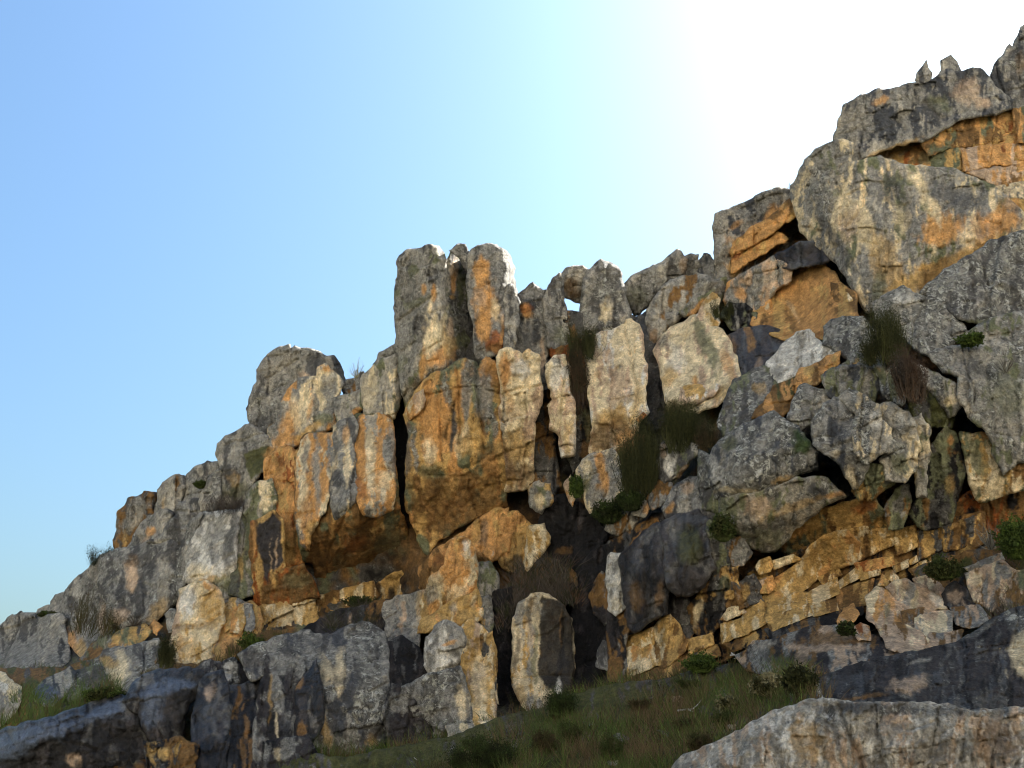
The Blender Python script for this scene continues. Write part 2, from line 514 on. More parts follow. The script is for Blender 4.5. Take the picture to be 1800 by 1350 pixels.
SEED = 0
def R(name, label, cat, poly, pal='G', parts=(), group=None, kind=None, **kw):
    """one rock of the cliff: a closed body with a worked front, sides and back"""
    if parts: kw.setdefault('flat', 0)
    ob = rock_mesh(name, poly, pal, **kw)
    if label: ob['label'] = label
    if cat: ob['category'] = cat
    if group: ob['group'] = group
    ob['kind'] = kind or 'thing'
    for p in parts:
        p = dict(p)
        ch = rock_mesh(p.pop('name'), p.pop('poly'), p.pop('pal', pal), **{**{'o': kw.get('o', 0), 'flat': 0}, **{k: v for k, v in p.items() if k != 'label'}})
        if p.get('label'): ch['label'] = p['label']
        loc = ch.location - ob.location
        ch.parent = ob
        ch.location = loc
    return ob
# ------------------------------------------------------------------ the cliff behind, the ground, the added bounce hillside
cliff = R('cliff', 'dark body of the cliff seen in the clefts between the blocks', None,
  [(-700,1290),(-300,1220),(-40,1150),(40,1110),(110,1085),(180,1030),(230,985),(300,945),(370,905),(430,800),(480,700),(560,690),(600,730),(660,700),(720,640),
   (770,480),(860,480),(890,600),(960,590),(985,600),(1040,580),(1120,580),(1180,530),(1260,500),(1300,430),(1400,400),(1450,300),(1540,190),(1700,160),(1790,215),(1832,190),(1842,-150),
   (1910,-560),(2150,-900),(2500,-1400),(2900,-900),(2700,1500),(2200,1900),(-700,1900)], 'DBKN', o=-4.2, th=26, step=9, rough=5, plate=3, fac=.0, rd=.12, amp=6, shr=1.0, grow=0, cracks=0, flat=0,  # unseen ridge at the right, raised to keep the sun off the foreground
  kind='structure', st=[('K',712,800,40,220,0,1.0),('K',930,1000,70,260,0,.8),('K',1040,1100,50,200,0,.8),('B',820,960,150,90,0,.7),('M',1150,760,120,120,0,.6)])  # black strokes paint the darkness of the clefts onto the backing

# ------------------------------------------------------------------ left end of the ridge
R('rock_slab', 'grey slab cut by a diagonal crack at the far left skyline', 'rock slab',
  [(-40,1120),(-10,1102),(0,1102),(20,1083),(39,1077),(44,1085),(36,1109),(18,1145),(6,1185),(-40,1200)], 'GDg', rd=.5, st=[('D',30,1110,5,40,25,.7)])
R('rock_slab', 'broad leaning grey slab above the dry grass, below the two knobs', 'rock slab',
  [(40,1079),(61,1080),(63,1090),(85,1084),(109,1079),(116,1088),(110,1104),(115,1130),(120,1155),(111,1178),(65,1188),(14,1188),(6,1172),(22,1137),(35,1109)], 'GgD', rd=.6, cr=[(20,1160,110,1150,.5)], flute=1)
R('boulder', 'small grey knob with moss below it on the left skyline', 'boulder',
  [(60,1086),(67,1073),(86,1063),(92,1070),(90,1080),(78,1088),(60,1094)], 'GgM', rd=.9, o=-.4)
R('boulder', 'rounded knob against the sky just left of the sloping shoulder', 'boulder',
  [(88,1074),(90,1057),(98,1047),(116,1040),(120,1068),(111,1079),(90,1082)], 'GDg', rd=.9, o=-.2)
R('cliff_block', 'grey sloping shoulder with an orange scar at its foot', 'rock',
  [(112,1050),(114,1041),(132,1019),(148,1005),(165,992),(180,978),(192,966),(190,990),(184,1010),(182,1030),(186,1055),(194,1080),(199,1105),(188,1132),(166,1158),(142,1156),(126,1139),(110,1132),(104,1104),(112,1085)],
  'GDgG', rd=.5, o=-.2, st=[('O',124,1126,16,22,20,.85),('Y',140,1138,12,18,10,.7),('P',140,1040,8,16,10,.7),('D',168,1010,8,40,20,.6),('T',180,1085,8,30,0,.6)], ck=[([(168,1000),(172,1040),(160,1090)],4,5)])
R('cliff_block', 'big speckled block with a pale oval scar in its middle', 'rock',
  [(178,984),(188,973),(205,966),(240,960),(262,955),(303,949),(325,962),(323,976),(317,995),(316,1012),(314,1040),(306,1062),(290,1077),(265,1098),(243,1094),(215,1103),(196,1092),(186,1062),(178,1040),(174,1020)],
  'GDSg', rd=.55, o=.3, bul=1.1, st=[('T',228,1017,12,26,5,1.0),('D',255,1000,18,40,10,.6),('g',290,1015,10,50,8,.8),('T',205,1085,25,12,-10,.7),('Y',275,1075,14,22,30,.6),('B',232,985,12,10,0,.5)],
  ck=[([(216,1000),(218,1030),(232,1042)],3,4)], cr=[(200,1060,310,1045,.5)])
R('boulder', 'brown rounded dome, leftmost of three domes on the ridge, white sunlit top', 'boulder',
  [(203,968),(198,950),(205,934),(210,905),(223,883),(239,872),(263,865),(279,870),(281,880),(277,897),(273,905),(259,916),(238,941),(225,968)], 'BGDG', rd=.75, o=.2, pk=.9,
  st=[('g',240,915,8,30,20,.7),('Y',222,950,6,22,10,.6),('G',250,885,25,12,0,.6)], cr=[(266,915,268,862,2.0,2)])
R('boulder', 'tall rounded dome with pale streaks between two other ridge domes', 'boulder',
  [(272,906),(281,883),(282,863),(294,845),(314,834),(329,841),(332,850),(331,863),(323,885),(316,899),(303,916),(283,912)], 'GDBg', rd=.75,
  st=[('g',292,880,7,30,10,.8),('g',308,872,7,10,0,.7),('Y',289,890,3,22,8,.5)], cr=[(318,880,320,832,2.0,2)])
R('boulder', 'grey dome with a ragged plant, highest of three domes on the ridge', 'boulder',
  [(330,860),(331,837),(341,823),(366,811),(388,812),(388,826),(374,839),(365,850),(359,868),(352,876),(341,894),(323,883)], 'GDg', rd=.75, o=-.2, st=[('g',372,825,10,8,0,.6)])
R('boulder', 'knobbly speckled rock in front of the leftmost ridge dome', 'boulder',
  [(222,966),(238,941),(256,914),(287,898),(301,900),(305,917),(299,939),(272,954),(257,964)], 'GDSg', rd=.7, o=.5, st=[('O',264,932,9,8,0,.8),('T',258,945,6,14,20,.6)])
R('boulder', 'grey lumpy rock under the highest of the ridge domes', 'boulder',
  [(259,956),(283,941),(303,914),(319,883),(334,878),(356,873),(356,900),(345,912),(334,928),(330,946),(323,958),(303,950),(283,956)], 'GDgD', rd=.6, o=.6, bp=[(330,895,16,14,0,5),(312,930,18,16,0,5),(290,945,16,10,0,4)])
R('boulder', 'narrow upright lump wedged beside the mossy leaning block', 'boulder',
  [(355,870),(368,846),(382,832),(390,822),(389,839),(387,857),(386,881),(375,896),(354,896)], 'GDSg', rd=.7, o=.7)
R('cliff_block', 'leaning grey block with an olive patch under the grey peak', 'rock',
  [(381,885),(385,857),(387,839),(389,817),(381,803),(385,779),(401,767),(430,748),(446,753),(472,768),(486,786),(478,815),(455,832),(445,850),(438,866),(428,882),(400,888)],
  'GgDG', rd=.5, o=.2, st=[('M',[(428,800),(440,792),(484,787),(478,812),(455,832),(443,846),(434,826)],.95),('M',410,865,26,18,0,.6),('Y',412,845,12,14,0,.4),('O',476,795,14,8,-30,.6)], cr=[(385,870,440,845,.6)])  # the traced area is a smooth dark olive patch
R('rock_peak', 'large grey peak on the skyline with a white sunlit right shoulder', 'rock',
  [(440,745),(434,722),(438,707),(444,691),(451,669),(453,649),(469,624),(489,613),(511,609),(513,615),(518,610),(533,612),(556,621),(573,630),(588,628),(593,634),(601,651),(606,674),(590,690),(560,700),(545,735),(520,770),(482,790),(460,792),(440,782),(430,762)],
  'GgSD', rd=.4, o=-.8, st=[('W',555,645,28,18,10,.7),('g',495,640,28,30,0,.6),('D',458,755,20,26,10,.7),('S',452,765,18,20,0,.6),('T',534,663,12,10,-20,.6),('Y',478,762,12,18,0,.6),('Y',482,778,20,8,0,.7)],
  ck=[([(468,665),(490,655),(512,640),(522,632)],2.5,4),([(512,608),(512,624)],2,4)], cr=[(584,690,586,625,2.6,2)], tilt=(.12,.1))
R('weathered_bulge', 'orange streaked bulge overhanging the first column, below the peak', 'rock',
  [(474,778),(472,756),(487,742),(498,702),(510,681),(524,669),(554,662),(559,649),(571,643),(585,653),(597,664),(603,680),(601,690),(594,702),(596,735),(589,746),(567,758),(545,770),(524,781),(507,790),(484,790)],
  'GCgO', rd=.5, o=.6, flute=2, st=[('O',512,740,16,36,10,.9),('O',498,775,24,14,-20,.9),('C',530,720,20,30,0,.6),('O',545,715,6,28,5,.7),('G',580,690,14,40,0,.8),('N',572,737,20,12,-10,.8),('Y',545,757,26,8,-30,.8),('D',590,720,6,20,0,.6)],
  ck=[([(556,664),(560,682),(562,704),(558,728)],3,6),([(525,775),(545,752),(558,738)],2.5,5)], cr=[(500,792,590,735,1.0,3)])
R('rock_wall', 'bright orange recessed panel under the bulge', 'rock wall',
  [(470,806),(490,788),(511,784),(526,800),(528,842),(524,870),(525,890),(528,917),(530,970),(535,994),(497,1006),(492,925),(478,905),(468,880),(463,850)], 'OOYR', rd=.25, o=-.6, plate=2.5,
  st=[('B',490,815,14,18,0,.5),('R',505,800,10,12,0,.6),('K',517,960,4,30,0,.6),('Y',508,970,10,26,0,.7)],
  parts=[dict(name='slab', poly=[(499,789),(509,785),(520,800),(523,822),(522,845),(506,846),(503,820)], pal='OYR', o=.1, rd=.4), dict(name='slab', poly=[(486,820),(500,808),(504,845),(486,847)], pal='BOR', o=-.3, rd=.4)],
  ck=[([(486,846),(505,848),(522,846)],2,4)])
R('rock_column', 'rounded green-grey pillar head above the purple-stained slab', 'rock column',
  [(430,880),(440,858),(458,846),(477,844),(483,865),(482,895),(482,906),(457,920),(443,926),(432,902)], 'NGgC', rd=.7, o=.4, st=[('C',466,888,8,16,0,.5),('Y',476,905,8,8,0,.6)])
R('stained_slab', 'slab with a purple-black stain and ochre edges beside the mossy column', 'rock slab',
  [(446,1064),(445,1020),(442,960),(443,920),(460,908),(480,898),(496,916),(500,985),(502,1002),(532,992),(545,1010),(560,1048),(533,1055),(467,1076),(454,1069)], 'BYRB', rd=.3, o=.3, flute=1.5,
  st=[('U',[(450,924),(479,900),(493,918),(497,985),(488,1000),(474,1003),(470,1030),(458,1000),(449,950)],1.0),('Y',456,1000,5,40,0,.9),('O',446,950,3,40,0,.8),('B',510,1030,40,22,-15,.8),('N',525,1020,26,14,-10,.5),('T',485,970,1.5,40,3,.7),('T',476,985,1.2,30,3,.6)], cr=[(440,1022,560,985,.75,4)])
R('rock_column', 'slender mossy grey column between the white slab and the stained slab', 'rock column',
  [(419,894),(431,882),(438,905),(443,932),(446,1005),(445,1042),(424,1052),(405,1044),(405,1000),(414,960),(418,930),(415,910)], 'NGDg', rd=.8, o=-.3, st=[('Y',424,1000,6,26,0,.7),('D',412,1030,10,30,0,.6),('g',424,945,4,25,10,.6)], bp=[(424,1030,14,8,0,5)])
R('rock_slab', 'pale white-grey slab with a ragged ochre lip at its foot', 'rock slab',
  [(323,1020),(327,994),(334,963),(341,941),(353,900),(372,901),(415,897),(423,893),(421,916),(414,950),(412,985),(412,1030),(404,1047),(393,1054),(373,1032),(340,1028)], 'PgGP', rd=.35, o=1.0, pk=.8,
  st=[('G',380,950,22,40,15,.8),('D',405,950,10,60,8,.8),('C',345,1008,24,16,-10,.7),('Y',365,1022,40,8,-20,.8),('N',395,1025,16,22,10,.8),('M',405,1035,10,14,0,.7)], ck=[([(335,1015),(365,1012),(390,985),(410,975)],3,5)], cr=[(320,1022,415,985,1.0,3),(408,1050,420,890,.9,4)])
R('rock_slab', 'thin grey slab on edge left of the pale white-grey slab', 'rock slab',
  [(321,956),(328,946),(334,919),(356,898),(343,941),(330,994),(324,1023),(312,1056),(308,1030),(312,995)], 'GSgD', rd=.8, o=.7)
R('boulder', 'cream boulder with an orange cheek tucked under the pale slab', 'boulder',
  [(309,1066),(319,1034),(334,1026),(360,1022),(383,1035),(391,1052),(392,1091),(386,1109),(376,1135),(376,1164),(332,1175),(299,1160),(301,1124),(306,1104),(312,1086)], 'CCYT', rd=.5, o=.9, bul=1.2,
  st=[('P',330,1055,18,28,0,.9),('O',362,1032,7,11,-10,.95),('Y',372,1070,22,40,0,.8),('B',340,1100,40,8,-12,.5),('Y',325,1140,24,22,0,.5),('O',318,1130,6,20,0,.4)], ck=[([(306,1104),(330,1096),(352,1100),(388,1082)],3,6),([(345,1090),(372,1078),(390,1070)],2.5,4)], cr=[(300,1160,380,1140,.6)])
R('rock_column', 'short orange pillar cluster right of the cream boulder', 'rock column',
  [(388,1057),(404,1055),(425,1058),(440,1060),(455,1073),(458,1100),(444,1127),(428,1143),(410,1165),(378,1165),(374,1130),(387,1100)], 'YOGB', rd=.3, o=-.6, flute=4,
  st=[('g',434,1085,7,26,0,.8),('O',400,1140,20,20,0,.6),('C',404,1085,5,28,3,.6)],
  parts=[dict(name='pillar', poly=[(393,1058),(405,1056),(408,1100),(396,1112),(390,1100)], pal='YCO', o=-.2, rd=.7), dict(name='pillar', poly=[(408,1058),(428,1060),(430,1100),(420,1118),(407,1110)], pal='OYC', o=-.1, rd=.7),
         dict(name='pillar', poly=[(430,1061),(444,1064),(448,1098),(440,1110),(430,1106)], pal='GgY', o=-.2, rd=.7), dict(name='lump', poly=[(378,1140),(398,1122),(420,1125),(420,1145),(400,1162),(380,1163)], pal='OYB', o=.2, rd=.7)])
R('boulder', 'small orange lump in the crack left of the cream boulder', 'boulder', [(257,1106),(270,1090),(285,1102),(275,1116)], 'OYB', rd=.9, o=.2)
R('boulder', 'little upright grey stone leaning on the cream boulder', 'boulder', [(290,1080),(299,1072),(311,1073),(311,1106),(297,1111)], 'gGS', rd=.8, o=.9)
R('rock_wall', 'pale yellow wall under the overhang, broken by thin upright cracks', 'rock wall',
  [(450,1070),(464,1066),(533,1046),(549,1049),(560,1085),(562,1092),(533,1110),(473,1128),(452,1120)], 'YCCY', rd=.2, o=-3.0, plate=3, st=[('C',510,1080,36,20,-15,.7),('B',455,1095,8,30,0,.5)], ck=[([(532,1048),(536,1100)],2,3),([(490,1062),(492,1115)],2,2)], fac=.2)
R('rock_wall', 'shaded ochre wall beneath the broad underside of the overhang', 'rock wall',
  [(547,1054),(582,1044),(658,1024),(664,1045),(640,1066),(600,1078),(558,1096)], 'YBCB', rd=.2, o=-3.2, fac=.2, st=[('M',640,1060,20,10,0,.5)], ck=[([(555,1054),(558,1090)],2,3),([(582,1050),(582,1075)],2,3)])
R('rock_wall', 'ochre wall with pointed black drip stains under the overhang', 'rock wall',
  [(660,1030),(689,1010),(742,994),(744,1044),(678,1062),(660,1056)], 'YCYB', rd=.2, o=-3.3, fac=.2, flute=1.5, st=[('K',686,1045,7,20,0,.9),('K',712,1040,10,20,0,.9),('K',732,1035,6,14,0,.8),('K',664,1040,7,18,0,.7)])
R('rock_slab', 'dark purple sloping slab strewn with dead twigs under the ochre wall', 'rock slab',
  [(510,1118),(556,1094),(596,1074),(680,1055),(684,1128),(662,1116),(647,1102),(600,1118),(556,1124)], 'UKWB', rd=.3, o=-.6, tilt=(0,.5), st=[('T',616,1090,5,14,0,.7)])

# ------------------------------------------------------------------ the great overhanging block of columns
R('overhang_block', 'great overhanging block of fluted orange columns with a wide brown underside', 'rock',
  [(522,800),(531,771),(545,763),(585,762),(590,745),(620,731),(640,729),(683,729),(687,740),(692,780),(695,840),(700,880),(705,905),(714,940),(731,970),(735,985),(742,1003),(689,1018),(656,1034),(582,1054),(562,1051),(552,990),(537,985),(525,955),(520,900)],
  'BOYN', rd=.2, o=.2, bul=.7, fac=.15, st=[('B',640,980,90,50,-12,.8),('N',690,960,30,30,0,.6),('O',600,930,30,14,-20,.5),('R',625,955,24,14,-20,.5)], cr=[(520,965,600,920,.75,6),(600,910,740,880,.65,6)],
  ck=[([(583,765),(579,830),(574,880),(566,905)],2.2,9),([(623,740),(620,800),(624,866)],2.2,9),([(600,905),(618,945),(622,962)],3,5),([(655,930),(690,905),(715,900)],4,6)],
  parts=[dict(name='column', label='leftmost column, grey streak on orange', poly=[(524,802),(533,771),(545,764),(582,762),(584,780),(579,830),(577,855),(571,885),(565,902),(549,930),(541,968),(527,952),(521,900)], pal='OCGO', o=.9, rd=.5, bul=.9, flute=2, fac=.2, cracks=1,
              st=[('g',556,835,9,54,-2,.9),('G',540,800,8,30,0,.7),('O',566,850,8,30,5,.9),('O',538,900,14,45,0,.8),('C',532,860,6,40,0,.6),('Y',548,940,12,24,0,.7),('G',578,800,4,50,0,.7)], ck=[([(545,905),(560,895),(575,870)],2.5,5)], cr=[(515,955,570,900,.8,4)]),
         dict(name='column', label='grey middle column with a broken pale knob', poly=[(585,800),(588,748),(607,738),(622,731),(629,748),(622,780),(622,848),(628,862),(624,884),(602,910),(590,920),(581,884),(577,850)], pal='GgCD', o=.75, rd=.6, flute=2, fac=.2,
              st=[('C',610,800,5,60,0,.7),('O',608,765,7,20,0,.6),('D',590,800,6,50,0,.5)], bp=[(612,872,14,24,25,8)], cr=[(575,905,630,870,.8,4)]),
         dict(name='column', label='right column, orange hollow and cream rib', poly=[(624,750),(640,729),(671,727),(683,738),(691,780),(694,830),(695,872),(692,892),(661,908),(640,905),(624,864),(619,840),(620,790)], pal='OCgO', o=.55, rd=.4, bul=.8, flute=3, fac=.2,
              st=[('O',634,800,12,60,0,1.0),('C',655,800,9,70,0,.9),('O',671,780,5,40,0,.8),('G',687,790,10,50,3,.8),('C',675,850,14,24,0,.7),('R',634,855,10,22,-20,.6),('D',696,840,7,40,0,.6)], bp=[(645,742,9,9,0,8)], cr=[(610,900,705,868,.9,4)])])
R('rock_slab', 'smooth greenish-grey slab in the gap left of the tall tower', 'rock slab',
  [(635,671),(637,658),(662,635),(695,622),(706,644),(702,669),(702,713),(694,735),(644,733),(637,706)], 'gNCg', rd=.4, o=.3, st=[('C',650,690,14,34,0,.6),('K',700,690,8,60,0,.6)], cr=[(690,740,696,620,.8,3)], fac=.2)
R('boulder', 'dark boulder on the skyline wedged against the tall tower', 'boulder', [(656,640),(667,621),(700,605),(710,640),(694,655),(670,655)], 'DGG', rd=.6, o=-.8)
R('boulder', 'small grey-orange block over the middle column, below the skyline gap', 'boulder', [(588,702),(607,697),(631,685),(642,713),(624,735),(596,742)], 'GgNG', rd=.5, o=.6, st=[('O',628,725,12,8,-35,.9)], cr=[(590,745,642,705,.8,3)])
R('boulder', 'flat dark stone in the skyline gap under a leafless shrub', 'boulder', [(598,672),(622,665),(637,652),(642,690),(608,704)], 'DGBK', rd=.5, o=-.6, bed=(-20,14,2))

# ------------------------------------------------------------------ the tower
R('rock_tower', 'tall grey tower with orange lower face, highest stack on the skyline', 'rock tower',
  [(694,580),(695,555),(697,516),(700,462),(706,450),(718,441),(757,432),(767,433),(779,446),(786,456),(794,441),(803,442),(814,464),(822,487),(829,539),(836,612),(841,634),(817,640),(800,652),(765,672),(740,672),(724,695),(714,718),(705,690),(702,650),(698,620)],
  'GgDN', rd=.3, o=.6, bul=.8, fac=.2, flute=1.5,
  st=[('D',720,500,22,40,0,.4),('G',708,600,10,60,0,.8),('O',763,515,6,16,0,.9),('C',757,540,5,14,5,.9),('C',755,600,12,50,2,.95),('C',782,590,20,34,0,.8),('O',745,640,7,30,0,.8),('O',772,630,30,18,-25,.9),('Y',790,600,12,30,0,.6),('S',800,560,16,40,0,.8),('O',745,510,5,7,0,.8),
      ('Y',797,522,5,6,0,.8),('T',800,475,8,26,0,.8),('O',800,500,4,18,5,.9),('T',793,575,5,20,0,.7),('N',735,530,24,8,-25,.6)],
  ck=[([(697,566),(726,545),(757,524),(765,508)],3,6),([(786,452),(787,500),(783,560)],2.5,5),([(770,555),(768,600),(772,640)],2.5,4),([(722,700),(765,655),(800,640)],3,4)], bp=[(793,590,8,30,2,4),(757,540,6,16,5,3)],
  cr=[(735,668,840,622,1.2,3),(768,470,764,425,2.2,2)])
R('boulder', 'dark wedge stone standing in the notch at the top of the tall tower', 'boulder', [(791,441),(805,431),(817,430),(819,440),(825,447),(827,470),(822,478),(806,452)], 'DGG', rd=.5, o=.0)
R('rock_tower', 'right twin of the tall tower, orange face with white sunlit edge', 'rock tower',
  [(823,451),(828,440),(838,433),(874,431),(883,441),(893,449),(902,472),(904,497),(910,528),(910,556),(897,564),(890,593),(892,622),(878,624),(848,634),(838,630),(833,593),(827,545),(822,487)],
  'GgDG', rd=.35, o=.4, bul=.9, fac=.15,
  st=[('O',842,485,16,36,0,.95),('O',855,535,20,40,0,.95),('T',845,520,12,20,0,.6),('O',852,575,16,28,0,.95),('C',870,540,6,22,0,.7),('R',868,605,22,16,-20,.9),('B',870,610,16,8,-20,.7),('G',893,500,9,50,0,.8),('O',880,585,5,20,0,.7),('O',878,618,14,8,0,.6),('S',893,470,8,30,0,.6)],
  ck=[([(824,510),(845,506),(862,498)],2,4),([(860,500),(862,540),(878,570),(888,595)],2.5,5),([(840,612),(868,590),(880,585)],2.5,5)], cr=[(884,620,886,440,2.4,3),(842,612,882,588,.5,2)],
  parts=[dict(name='flake', poly=[(889,535),(890,503),(902,500),(911,530),(911,560),(905,592),(898,620),(888,616)], pal='GDg', o=.5, rd=.7)])
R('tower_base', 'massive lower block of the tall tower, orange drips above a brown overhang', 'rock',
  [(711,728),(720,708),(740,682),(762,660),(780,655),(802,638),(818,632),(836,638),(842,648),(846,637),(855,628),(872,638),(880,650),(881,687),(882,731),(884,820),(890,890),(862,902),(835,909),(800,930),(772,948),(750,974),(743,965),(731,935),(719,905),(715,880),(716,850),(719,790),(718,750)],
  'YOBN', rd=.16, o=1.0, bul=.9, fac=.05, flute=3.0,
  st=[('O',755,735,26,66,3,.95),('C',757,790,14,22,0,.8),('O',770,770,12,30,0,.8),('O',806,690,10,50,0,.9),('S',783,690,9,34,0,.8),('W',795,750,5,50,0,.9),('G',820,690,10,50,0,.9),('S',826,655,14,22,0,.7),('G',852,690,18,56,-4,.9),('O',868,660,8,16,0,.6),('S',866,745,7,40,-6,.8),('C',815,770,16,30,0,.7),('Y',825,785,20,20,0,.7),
      ('B',860,800,24,30,0,.6),('B',800,850,80,20,-8,.7),('O',860,825,24,20,-20,.6),('N',760,830,24,14,0,.7),('D',716,800,6,50,0,.7),('S',728,790,5,40,-4,.8),('N',720,870,10,30,0,.6),('B',800,885,90,50,-13,.85),('Y',790,860,12,30,30,.4)],  # low brown strokes paint the underside's shade into the stone
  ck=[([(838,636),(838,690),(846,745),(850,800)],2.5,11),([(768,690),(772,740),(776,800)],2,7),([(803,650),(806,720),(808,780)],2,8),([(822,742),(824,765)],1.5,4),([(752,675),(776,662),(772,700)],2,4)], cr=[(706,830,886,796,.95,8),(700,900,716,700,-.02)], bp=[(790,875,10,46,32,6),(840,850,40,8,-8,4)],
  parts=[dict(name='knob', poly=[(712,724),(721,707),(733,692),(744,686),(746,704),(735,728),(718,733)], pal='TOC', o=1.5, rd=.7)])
R('rock_column', 'cream column with a knotted orange head just right of the tower', 'rock column',
  [(876,628),(880,619),(890,615),(907,617),(919,624),(928,617),(943,623),(948,645),(949,674),(951,704),(940,744),(936,820),(934,856),(909,864),(887,866),(883,820),(881,731),(880,676)],
  'CCTY', rd=.35, o=1.0, bul=1.1, fac=.2, plate=2.5, st=[('O',888,650,10,36,0,.9),('P',915,650,14,20,0,.8),('g',884,740,4,60,0,.8),('Y',910,790,26,30,0,.8),('B',910,835,26,26,0,.7),('O',895,710,10,20,0,.4),('T',900,730,14,20,0,.5)],
  ck=[([(881,690),(900,688),(916,684),(929,680),(930,660)],2.5,6),([(919,624),(926,647),(924,672)],2.5,6),([(900,635),(906,655),(902,680)],2.5,5)], bp=[(914,657,12,8,10,6)], cr=[(880,770,945,745,.35,6)])
R('rock_column', 'dark narrow column with a rusty overhang behind the cream column', 'rock column',
  [(899,620),(907,555),(909,535),(914,516),(937,500),(951,511),(955,535),(959,593),(962,655),(966,690),(948,690),(942,640),(928,622),(915,630)], 'GDgW', rd=.4, o=-.6, st=[('O',925,550,12,14,-20,.9),('R',922,545,14,8,-10,.6),('G',935,515,14,12,0,.9),('W',930,590,18,24,0,.6),('T',953,620,4,40,0,.6)], ck=[([(912,540),(940,530),(956,528)],2.5,5)], cr=[(905,540,955,530,.3,2)])
R('boulder', 'tiny wedged stone beside the left pillar of the rock window', 'boulder', [(947,510),(959,509),(960,523),(951,524)], 'GD', rd=.9, o=-.4)

# ------------------------------------------------------------------ the rock window
R('rock_column', 'left pillar of the rock window, speckled grey', 'rock column',
  [(954,526),(963,502),(972,489),(984,479),(993,484),(992,498),(992,529),(997,544),(999,564),(1002,606),(975,614),(962,610),(958,573),(955,545)], 'GDg', rd=.6, o=-.2, grow=1, amp=1.5, st=[('N',982,590,14,18,0,.5)], ck=[([(960,566),(985,560),(998,566)],2,4)])
R('rock_arch', 'curved grey capstone bridging the sky window between two pillars', 'rock',
  [(982,488),(993,472),(1007,466),(1024,466),(1036,474),(1034,490),(1029,510),(1022,531),(1019,534),(1004,526),(990,521),(989,496)], 'GgG', rd=.25, o=-.3, fac=.1, grow=.5, amp=1.5, st=[('B',1006,505,16,20,0,.7),('B',1010,520,14,10,0,.6)], cr=[(984,492,1036,480,.9,3)])
R('boulder', 'dark sill stone below the sky window', 'boulder', [(984,543),(1000,545),(1026,550),(1040,640),(975,640)], 'DBK', rd=.4, o=-.9, grow=1)
R('rock_tower', 'rounded lichen-speckled tower right of the rock window', 'rock tower',
  [(1017,560),(1020,518),(1027,489),(1033,473),(1042,464),(1056,459),(1078,462),(1091,472),(1097,500),(1101,524),(1110,549),(1110,564),(1091,580),(1062,595),(1030,585)], 'GSDg', rd=.7, o=.3, grow=1, st=[('C',1066,545,12,24,0,.8),('S',1060,500,28,36,0,.7),('D',1088,490,8,22,0,.5)])
R('rock_slab', 'smooth grey slab tilted up to the right of the speckled tower', 'rock slab',
  [(1097,502),(1111,488),(1140,472),(1167,459),(1191,442),(1208,455),(1206,470),(1198,486),(1176,500),(1160,516),(1147,532),(1124,553),(1109,552),(1104,529)], 'GGDg', rd=.6, o=-.2, st=[('M',1120,525,20,24,0,.5),('K',1112,545,14,10,0,.7),('T',1200,466,8,12,0,.5)], cr=[(1100,530,1205,478,.5,4)], rough=1.4)
R('boulder', 'cluster of small jagged knobs on the skyline behind the tilted slab', 'boulder', [(1198,450),(1212,448),(1227,448),(1225,456),(1232,464),(1235,478),(1222,488),(1198,488),(1202,470)], 'GDg', rd=.5, o=-.6, plate=3)
R('boulder', 'blocky grey knob on the skyline at the foot of the orange overhang', 'boulder', [(1226,464),(1238,445),(1247,446),(1256,462),(1260,492),(1229,486)], 'GWg', rd=.5, o=-.7)
R('rock_slab', 'large rounded slab leaning below the smooth tilted slab', 'rock slab',
  [(1136,560),(1144,536),(1158,516),(1178,497),(1204,485),(1242,486),(1262,496),(1248,513),(1220,533),(1200,553),(1170,582),(1153,604),(1142,608),(1138,580)], 'GGgB', rd=.6, o=.3, st=[('B',1148,590,10,16,0,.7)], rough=1.4, cr=[(1140,590,1250,500,.5,4)])
R('rock_slab', 'wedge of grey rock with an orange lower edge over the cream boulder', 'rock slab', [(1196,550),(1218,529),(1242,508),(1260,492),(1277,489),(1279,509),(1266,526),(1253,520),(1233,537),(1224,551),(1202,554)], 'NGG', rd=.4, o=.5, st=[('O',1232,536,30,6,-38,.9)], cr=[(1196,552,1262,505,.8,2)])
R('boulder', 'small cream block propped on the upper corner of the big cream boulder', 'boulder', [(1225,557),(1242,527),(1253,514),(1266,523),(1263,544),(1263,566),(1258,580),(1238,577)], 'CTPY', rd=.4, o=.9)
R('boulder', 'big cream boulder with a green stain and a round hole above its lip', 'boulder',
  [(1151,615),(1164,593),(1180,578),(1211,560),(1227,552),(1242,571),(1266,577),(1280,600),(1294,631),(1300,665),(1290,685),(1262,713),(1229,722),(1193,718),(1172,708),(1164,662),(1158,631)],
  'CCTC', rd=.4, o=.6, bul=1.2, fac=.2, rough=1.6, st=[('N',1243,610,14,55,-20,.8),('O',1280,640,12,40,-20,.6),('S',1170,603,14,12,-40,.7),('Y',1180,660,16,16,0,.7),('P',1190,630,18,24,0,.5),('O',1222,672,6,11,0,.9),('Y',1270,690,20,14,-40,.7)],
  bp=[(1221,671,8,13,10,-14)], ck=[([(1190,632),(1215,622),(1245,610)],1.5,1.5)], cr=[(1160,700,1300,655,.5,5)],
  parts=[dict(name='ledge', label='pale projecting lip', poly=[(1170,692),(1196,681),(1229,676),(1262,678),(1250,697),(1213,711),(1174,713)], pal='CPTY', o=1.2, rd=.5, st=[('B',1220,708,40,5,-12,.7)], cr=[(1165,704,1262,688,1.0,2)])])
